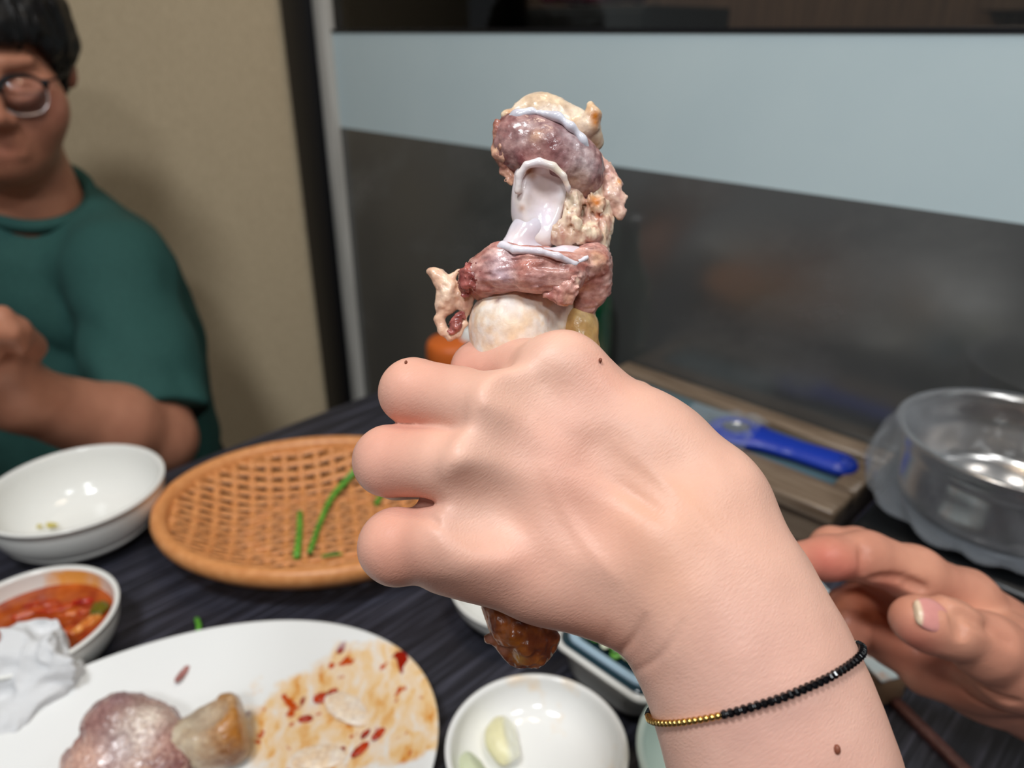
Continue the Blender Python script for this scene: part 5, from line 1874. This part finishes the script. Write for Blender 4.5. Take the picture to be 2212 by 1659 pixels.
def head(Q):
    Q.ell(hd(0, -.015, .035), (.077, .096, .088), HAX, .02)
    Q.ell(hd(0, .022, -.035), (.073, .070, .075), HAX, .03)
    Q.ell(hd(0, .046, -.088), (.032, .030, .024), HAX, .03)
    for s_ in (-1, 1):
        Q.ell(hd(.040 * s_, .050, -.030), (.034, .026, .034), HAX, .02)
        Q.ell(hd(.033 * s_, .078, -.004), (.016, .012, .010), HAX, .008, op='cut')
        Q.ell(hd(.033 * s_, .066, -.006), (.0135, .0125, .0115), HAX, .004)
        Q.ell(hd(.087 * s_, -.014, .010), (.012, .018, .028), HAX, .008)
        Q.ell(hd(.098 * s_, -.006, .012), (.006, .010, .016), HAX, .003, op='cut')
        Q.cap(hd(.018 * s_, .083, .016), hd(.048 * s_, .072, .018), .007, .005, .008)
    Q.cap(hd(0, .086, -.002), hd(0, .103, -.036), .009, .012, .010)
    for s_ in (-1, 1):
        Q.ell(hd(.012 * s_, .094, -.041), (.009, .010, .008), HAX, .006)
    Q.cap(hd(-.018, .079, -.066), hd(.018, .079, -.066), .007, .007, .006)
    Q.cap(hd(-.015, .078, -.076), hd(.015, .078, -.076), .008, .008, .006)
    Q.cap(hd(-.022, .089, -.0705), hd(.022, .089, -.0705), .0022, .0022, .003, op='cut')


neck0, neck1 = hd(0, -.035, -.07), np.array([mid[0], mid[1], HC[2] - .22])
for Q in (B,):
    head(Q)
    Q.cap(neck0, neck1, .060, .066, .03)
    for S_, E_, W_ in ((SHL, ELL, WRL), (SHR, ELR, WRR)):
        Q.cap(neck1 + np.array([0, 0, -.03]), S_, .055, .050, .03)
        Q.cap(S_, E_, .048, .041, .02)
        Q.cap(E_, off(E_, W_, .35), .040, .046, .015)
        Q.cap(off(E_, W_, .35), W_, .046, .031, .015)
    Q.ell(np.array([mid[0], mid[1], HC[2] - .36]), (.125, .085, .19), HAX, .04)
    Q.ell(np.array([mid[0], mid[1], HC[2] - .53]), (.12, .09, .12), HAX, .04)
# fists: palm, four bent fingers and a thumb each
for S_, W_, F_ in ((1, WRL, FIL), (-1, WRR, FIR)):
    B.cap(W_, F_, .030, .036, .02)
    up = np.array([0, 0, 1.0]); dirp = (F_ - W_); dirp /= np.linalg.norm(dirp)
    sdv = np.cross(dirp, hf_); sdv /= np.linalg.norm(sdv)
    for i in range(4):
        b0 = F_ + dirp * .022 + hf_ * .012 + sdv * (.030 - .0195 * i) + dirp * .004 * (1.5 - abs(i - 1.3))
        k1 = b0 + dirp * .022 + hf_ * .010
        k2 = k1 + hf_ * .014 - dirp * .014
        k3 = k2 - dirp * .018 - hf_ * .002
        B.chain([b0, k1, k2, k3], [.0115, .0105, .0098, .009], .004)
    t0 = F_ - dirp * .004 + sdv * .034
    B.chain([t0, t0 + dirp * .03 + hf_ * .022, t0 + dirp * .042 + hf_ * .04 - sdv * .014], [.015, .0125, .010], .006)
bv, bf = B.mesh()
bv = relax(bv, bf, 1)
S3 = lin(184, 126, 100)
bc = tint(bv, S3, [(hd(.05, .07, -.03), .03, lin(206, 138, 118), .6), (hd(0, .1, -.035), .02, lin(196, 128, 104), .6), (hd(0, .085, -.072), .014, lin(168, 100, 84), .5), (hd(.085, 0, 0), .02, lin(190, 112, 92), .6)], 4, 0.08)
mesh_obj('body', bv, bf, M['skin3'], man, cols=bc)

# T-shirt with short sleeves
T = Field(np.array([-1.16, 0.55, 0.50]), np.array([-0.26, 1.30, 1.13]), 0.0045)
cz = HC[2]
T.ell(np.array([mid[0], mid[1], cz - .37]), (.172, .118, .20), HAX, .04)
T.ell(np.array([mid[0], mid[1] - .01, cz - .53]), (.168, .132, .16), HAX, .05)
T.ell(np.array([mid[0], mid[1] - .01, cz - .64]), (.165, .135, .08), HAX, .05)
for S_, E_ in ((SHL, ELL), (SHR, ELR)):
    T.cap(np.array([mid[0], mid[1], cz - .172]) + (hr_ if S_ is SHL else -hr_) * .042, S_, .046, .060, .04)
    T.cap(S_, off(S_, E_, .55), .060, .060, .03)
    T.cap(off(S_, E_, .55), off(S_, E_, .90), .060, .062, .02)
    dd = (E_ - S_) / np.linalg.norm(E_ - S_)
    pe_ = np.cross(dd, HU); pe_ /= np.linalg.norm(pe_)
    # hem: flat end with an opening round the arm
    T.rbox(off(S_, E_, .90) + dd * .046, (.05, .12, .12), .003, np.array([dd, pe_, np.cross(dd, pe_)]), .004, 'cut')
T.ell(np.array([mid[0], mid[1], cz - .25]) + hf_ * .012, (.14, .088, .10), HAX, .03)
# neck opening
T.cap(neck0 + np.array([0, 0, .05]), np.array([mid[0], mid[1], cz - .155]) + hf_ * .018, .062, .058, .006, 'cut')


def folds(P):
    d_ = P - SHL.astype(np.float32)
    a_ = d_ @ hr_; h_ = d_[:, 2]; b_ = d_ @ hf_
    w_ = np.sin((a_ * 0.9 + h_ * 0.55 + .2 * b_) * 62 + 2.2 * noise(P, 7, 3))
    g_ = np.exp(-((a_ + .06) ** 2 + (h_ + .12) ** 2) / .012)
    return -.009 * np.maximum(w_, -.3) * g_ + .008 * fbm(P, 10, 5, 3) + .0025 * noise(P, 26, 9)


T.displace(folds, 0.02)
# armpit and sleeve creases
for a_, b_ in (((285, 640), (225, 860)), ((320, 800), (250, 870)), ((330, 690), (255, 770)), ((185, 530), (215, 660)), ((60, 520), (20, 640))):
    T.cap(at(*a_, .84), at(*b_, .80), .010, .007, .022, 'cut')
tv, tf = T.mesh()
tv = relax(tv, tf, 1)
sh = mesh_obj('t_shirt', tv, tf, M['shirt'], man)
# collar band
cp = []
for i in range(49):
    th = 2 * math.pi * i / 48
    cp.append(np.array([mid[0], mid[1], cz - .135]) + hr_ * .062 * math.cos(th) + hf_ * (.060 * math.sin(th) + .012) + HU * (-.030 * math.sin(th) - .004))
mesh_obj('collar', *tube(cp, .0085, 8, False), M['shirt'], sh)

# hair
HB.ell(hd(0, -.018, .052), (.100, .116, .096), HAX, .02)
for s_ in (-1, 1):
    HB.ell(hd(.078 * s_, -.014, .050), (.024, .055, .044), HAX, .02)
    HB.cap(hd(.078 * s_, .016, .03), hd(.077 * s_, .010, -.018), .012, .006, .01)
HB.ell(hd(0, -.07, -.01), (.075, .045, .075), HAX, .03)
HB.rbox(hd(0, .11, -.115), (.066, .112, .147), .02, HAX, .006, 'cut')
HB.rbox(hd(0, .02, -.15), (.2, .2, .09), .01, HAX, .01, 'cut')
for i, a_ in enumerate((-.062, -.046, -.03, -.014, .002, .020, .036, .052)):
    HB.cap(hd(a_ * 1.02, .074 - abs(a_) * .35, .066), hd(a_ * .98 + .004, .082 - abs(a_) * .42, .026 + .010 * ((i * 7) % 3)), .016, .004, .006)
HB.displace(lambda P: .0022 * noise(P * np.array([1, 1, .3]), 170, 4) + .003 * noise(P, 40, 2), .012)
v, f = HB.mesh()
mesh_obj('hair', v, f, M['hair'], man)

# glasses: rounded lenses, dark brow line, temples
gls = thing('eyeglasses', hd(0, .095, -.014), 'round clear-lens glasses with a dark brow line on the man', 'glasses')
m = M['glass'].copy(); m.name = 'clear_lens'; M['lens'] = m
for n_ in m.node_tree.nodes:
    if n_.type == 'BSDF_TRANSPARENT': n_.inputs[0].default_value = (.97, .97, .98, 1)
M['frame_clear'] = base_mat('pale_metal_frame', lin(206, 190, 186), 0.25, metal=0.6)
for s_ in (-1, 1):
    cpt = hd(.0315 * s_, .0935, -.016)
    rimp, topp = [], []
    for i in range(41):
        th = 2 * math.pi * i / 40
        x = .0235 * math.copysign(abs(math.cos(th)) ** .85, math.cos(th)); z = .0205 * math.copysign(abs(math.sin(th)) ** .85, math.sin(th))
        rimp.append(cpt + hr_ * x - hf_ * (abs(x + .0315 * s_) ** 2 * 3.2 - .003) + HU * z)
    mesh_obj('lens_rim', *tube(rimp, .0011, 8, False), M['frame_clear'], gls)
    mesh_obj('brow_bar', *tube(rimp[1:20], .0019, 8), M['black_paint'], gls)
    cen = np.mean(rimp[:-1], 0) + hf_ * .0012
    vv = [cen] + rimp[:-1] + [cen - hf_ * .0015] + [p - hf_ * .0015 for p in rimp[:-1]]
    ff = [(0, 1 + i, 1 + (i + 1) % 40) for i in range(40)] + [(41, 42 + (i + 1) % 40, 42 + i) for i in range(40)] + [(1 + i, 42 + i, 42 + (i + 1) % 40, 1 + (i + 1) % 40) for i in range(40)]
    mesh_obj('lens', np.array(vv), ff, M['lens'], gls)
    tp = spline([hd(.056 * s_, .082, -.004), hd(.074 * s_, .055, .000), hd(.085 * s_, .012, .006), hd(.088 * s_, -.02, .002), hd(.086 * s_, -.04, -.018)], 5)
    mesh_obj('temple', *tube(tp, .0016, 8), M['black_paint'], gls)
    mesh_obj('hinge', *box(hd(.0555 * s_, .083, -.005), HAX, (.0035, .003, .004), .0008, 1), M['black_paint'], gls)
mesh_obj('bridge', *tube(spline([hd(-.009, .0965, -.008), hd(0, .099, -.005), hd(.009, .0965, -.008)], 5), .0012, 8), M['frame_clear'], gls)

# trousers, shoes, stool (hidden by the table from here)
hipz = 0.52
TR = Field(np.array([-1.1, 0.30, 0.0]), np.array([-0.2, 1.3, 0.66]), 0.009)
TR.ell(np.array([mid[0], mid[1], hipz + .03]), (.165, .135, .10), HAX, .04)
for s_ in (-1, 1):
    hip = np.array([mid[0], mid[1], hipz]) + hr_ * .085 * s_
    kn = hip + hf_ * .36 + hr_ * .03 * s_ - HU * .02
    an = kn - HU * .42 + hf_ * .02
    TR.chain([hip, kn, an], [.078, .060, .050], .03)
v, f = TR.mesh()
mesh_obj('trousers', v, f, M['trousers'], man)
for s_ in (-1, 1):
    an = np.array([mid[0], mid[1], 0.0]) + hr_ * .115 * s_ + hf_ * .38
    Fs = Field(an - np.array([.2, .2, .01]), an + np.array([.2, .2, .14]), .006)
    Fs.cap(an + HU * .045, an + hf_ * .13 + HU * .034, .044, .034, .02)
    Fs.cap(an + HU * .05, an + HU * .09, .046, .05, .02)
    Fs.rbox(an - HU * .05, (.3, .3, .05), .001, None, .003, 'cut')
    v, f = Fs.mesh()
    mesh_obj('shoe', v, f, M['black_plastic'], man)
stl = thing('stool', np.array([mid[0], mid[1], FLOOR]), 'round black padded stool under the man in green', 'stool')
mesh_obj('seat', *lathe(smooth_profile([(0, .40), (.165, .40), (.172, .41), (.172, .435), (.16, .448), (0, .45)], 1), 48, c=(mid[0], mid[1], 0)), M['black_plastic'], stl)
for i in range(4):
    a_ = math.pi / 4 + i * math.pi / 2
    p0_ = np.array([mid[0] + .11 * math.cos(a_), mid[1] + .11 * math.sin(a_), .40]); p1_ = np.array([mid[0] + .17 * math.cos(a_), mid[1] + .17 * math.sin(a_), 0])
    mesh_obj('leg', *tube([p0_, p1_], .012, 12), M['black_paint'], stl)
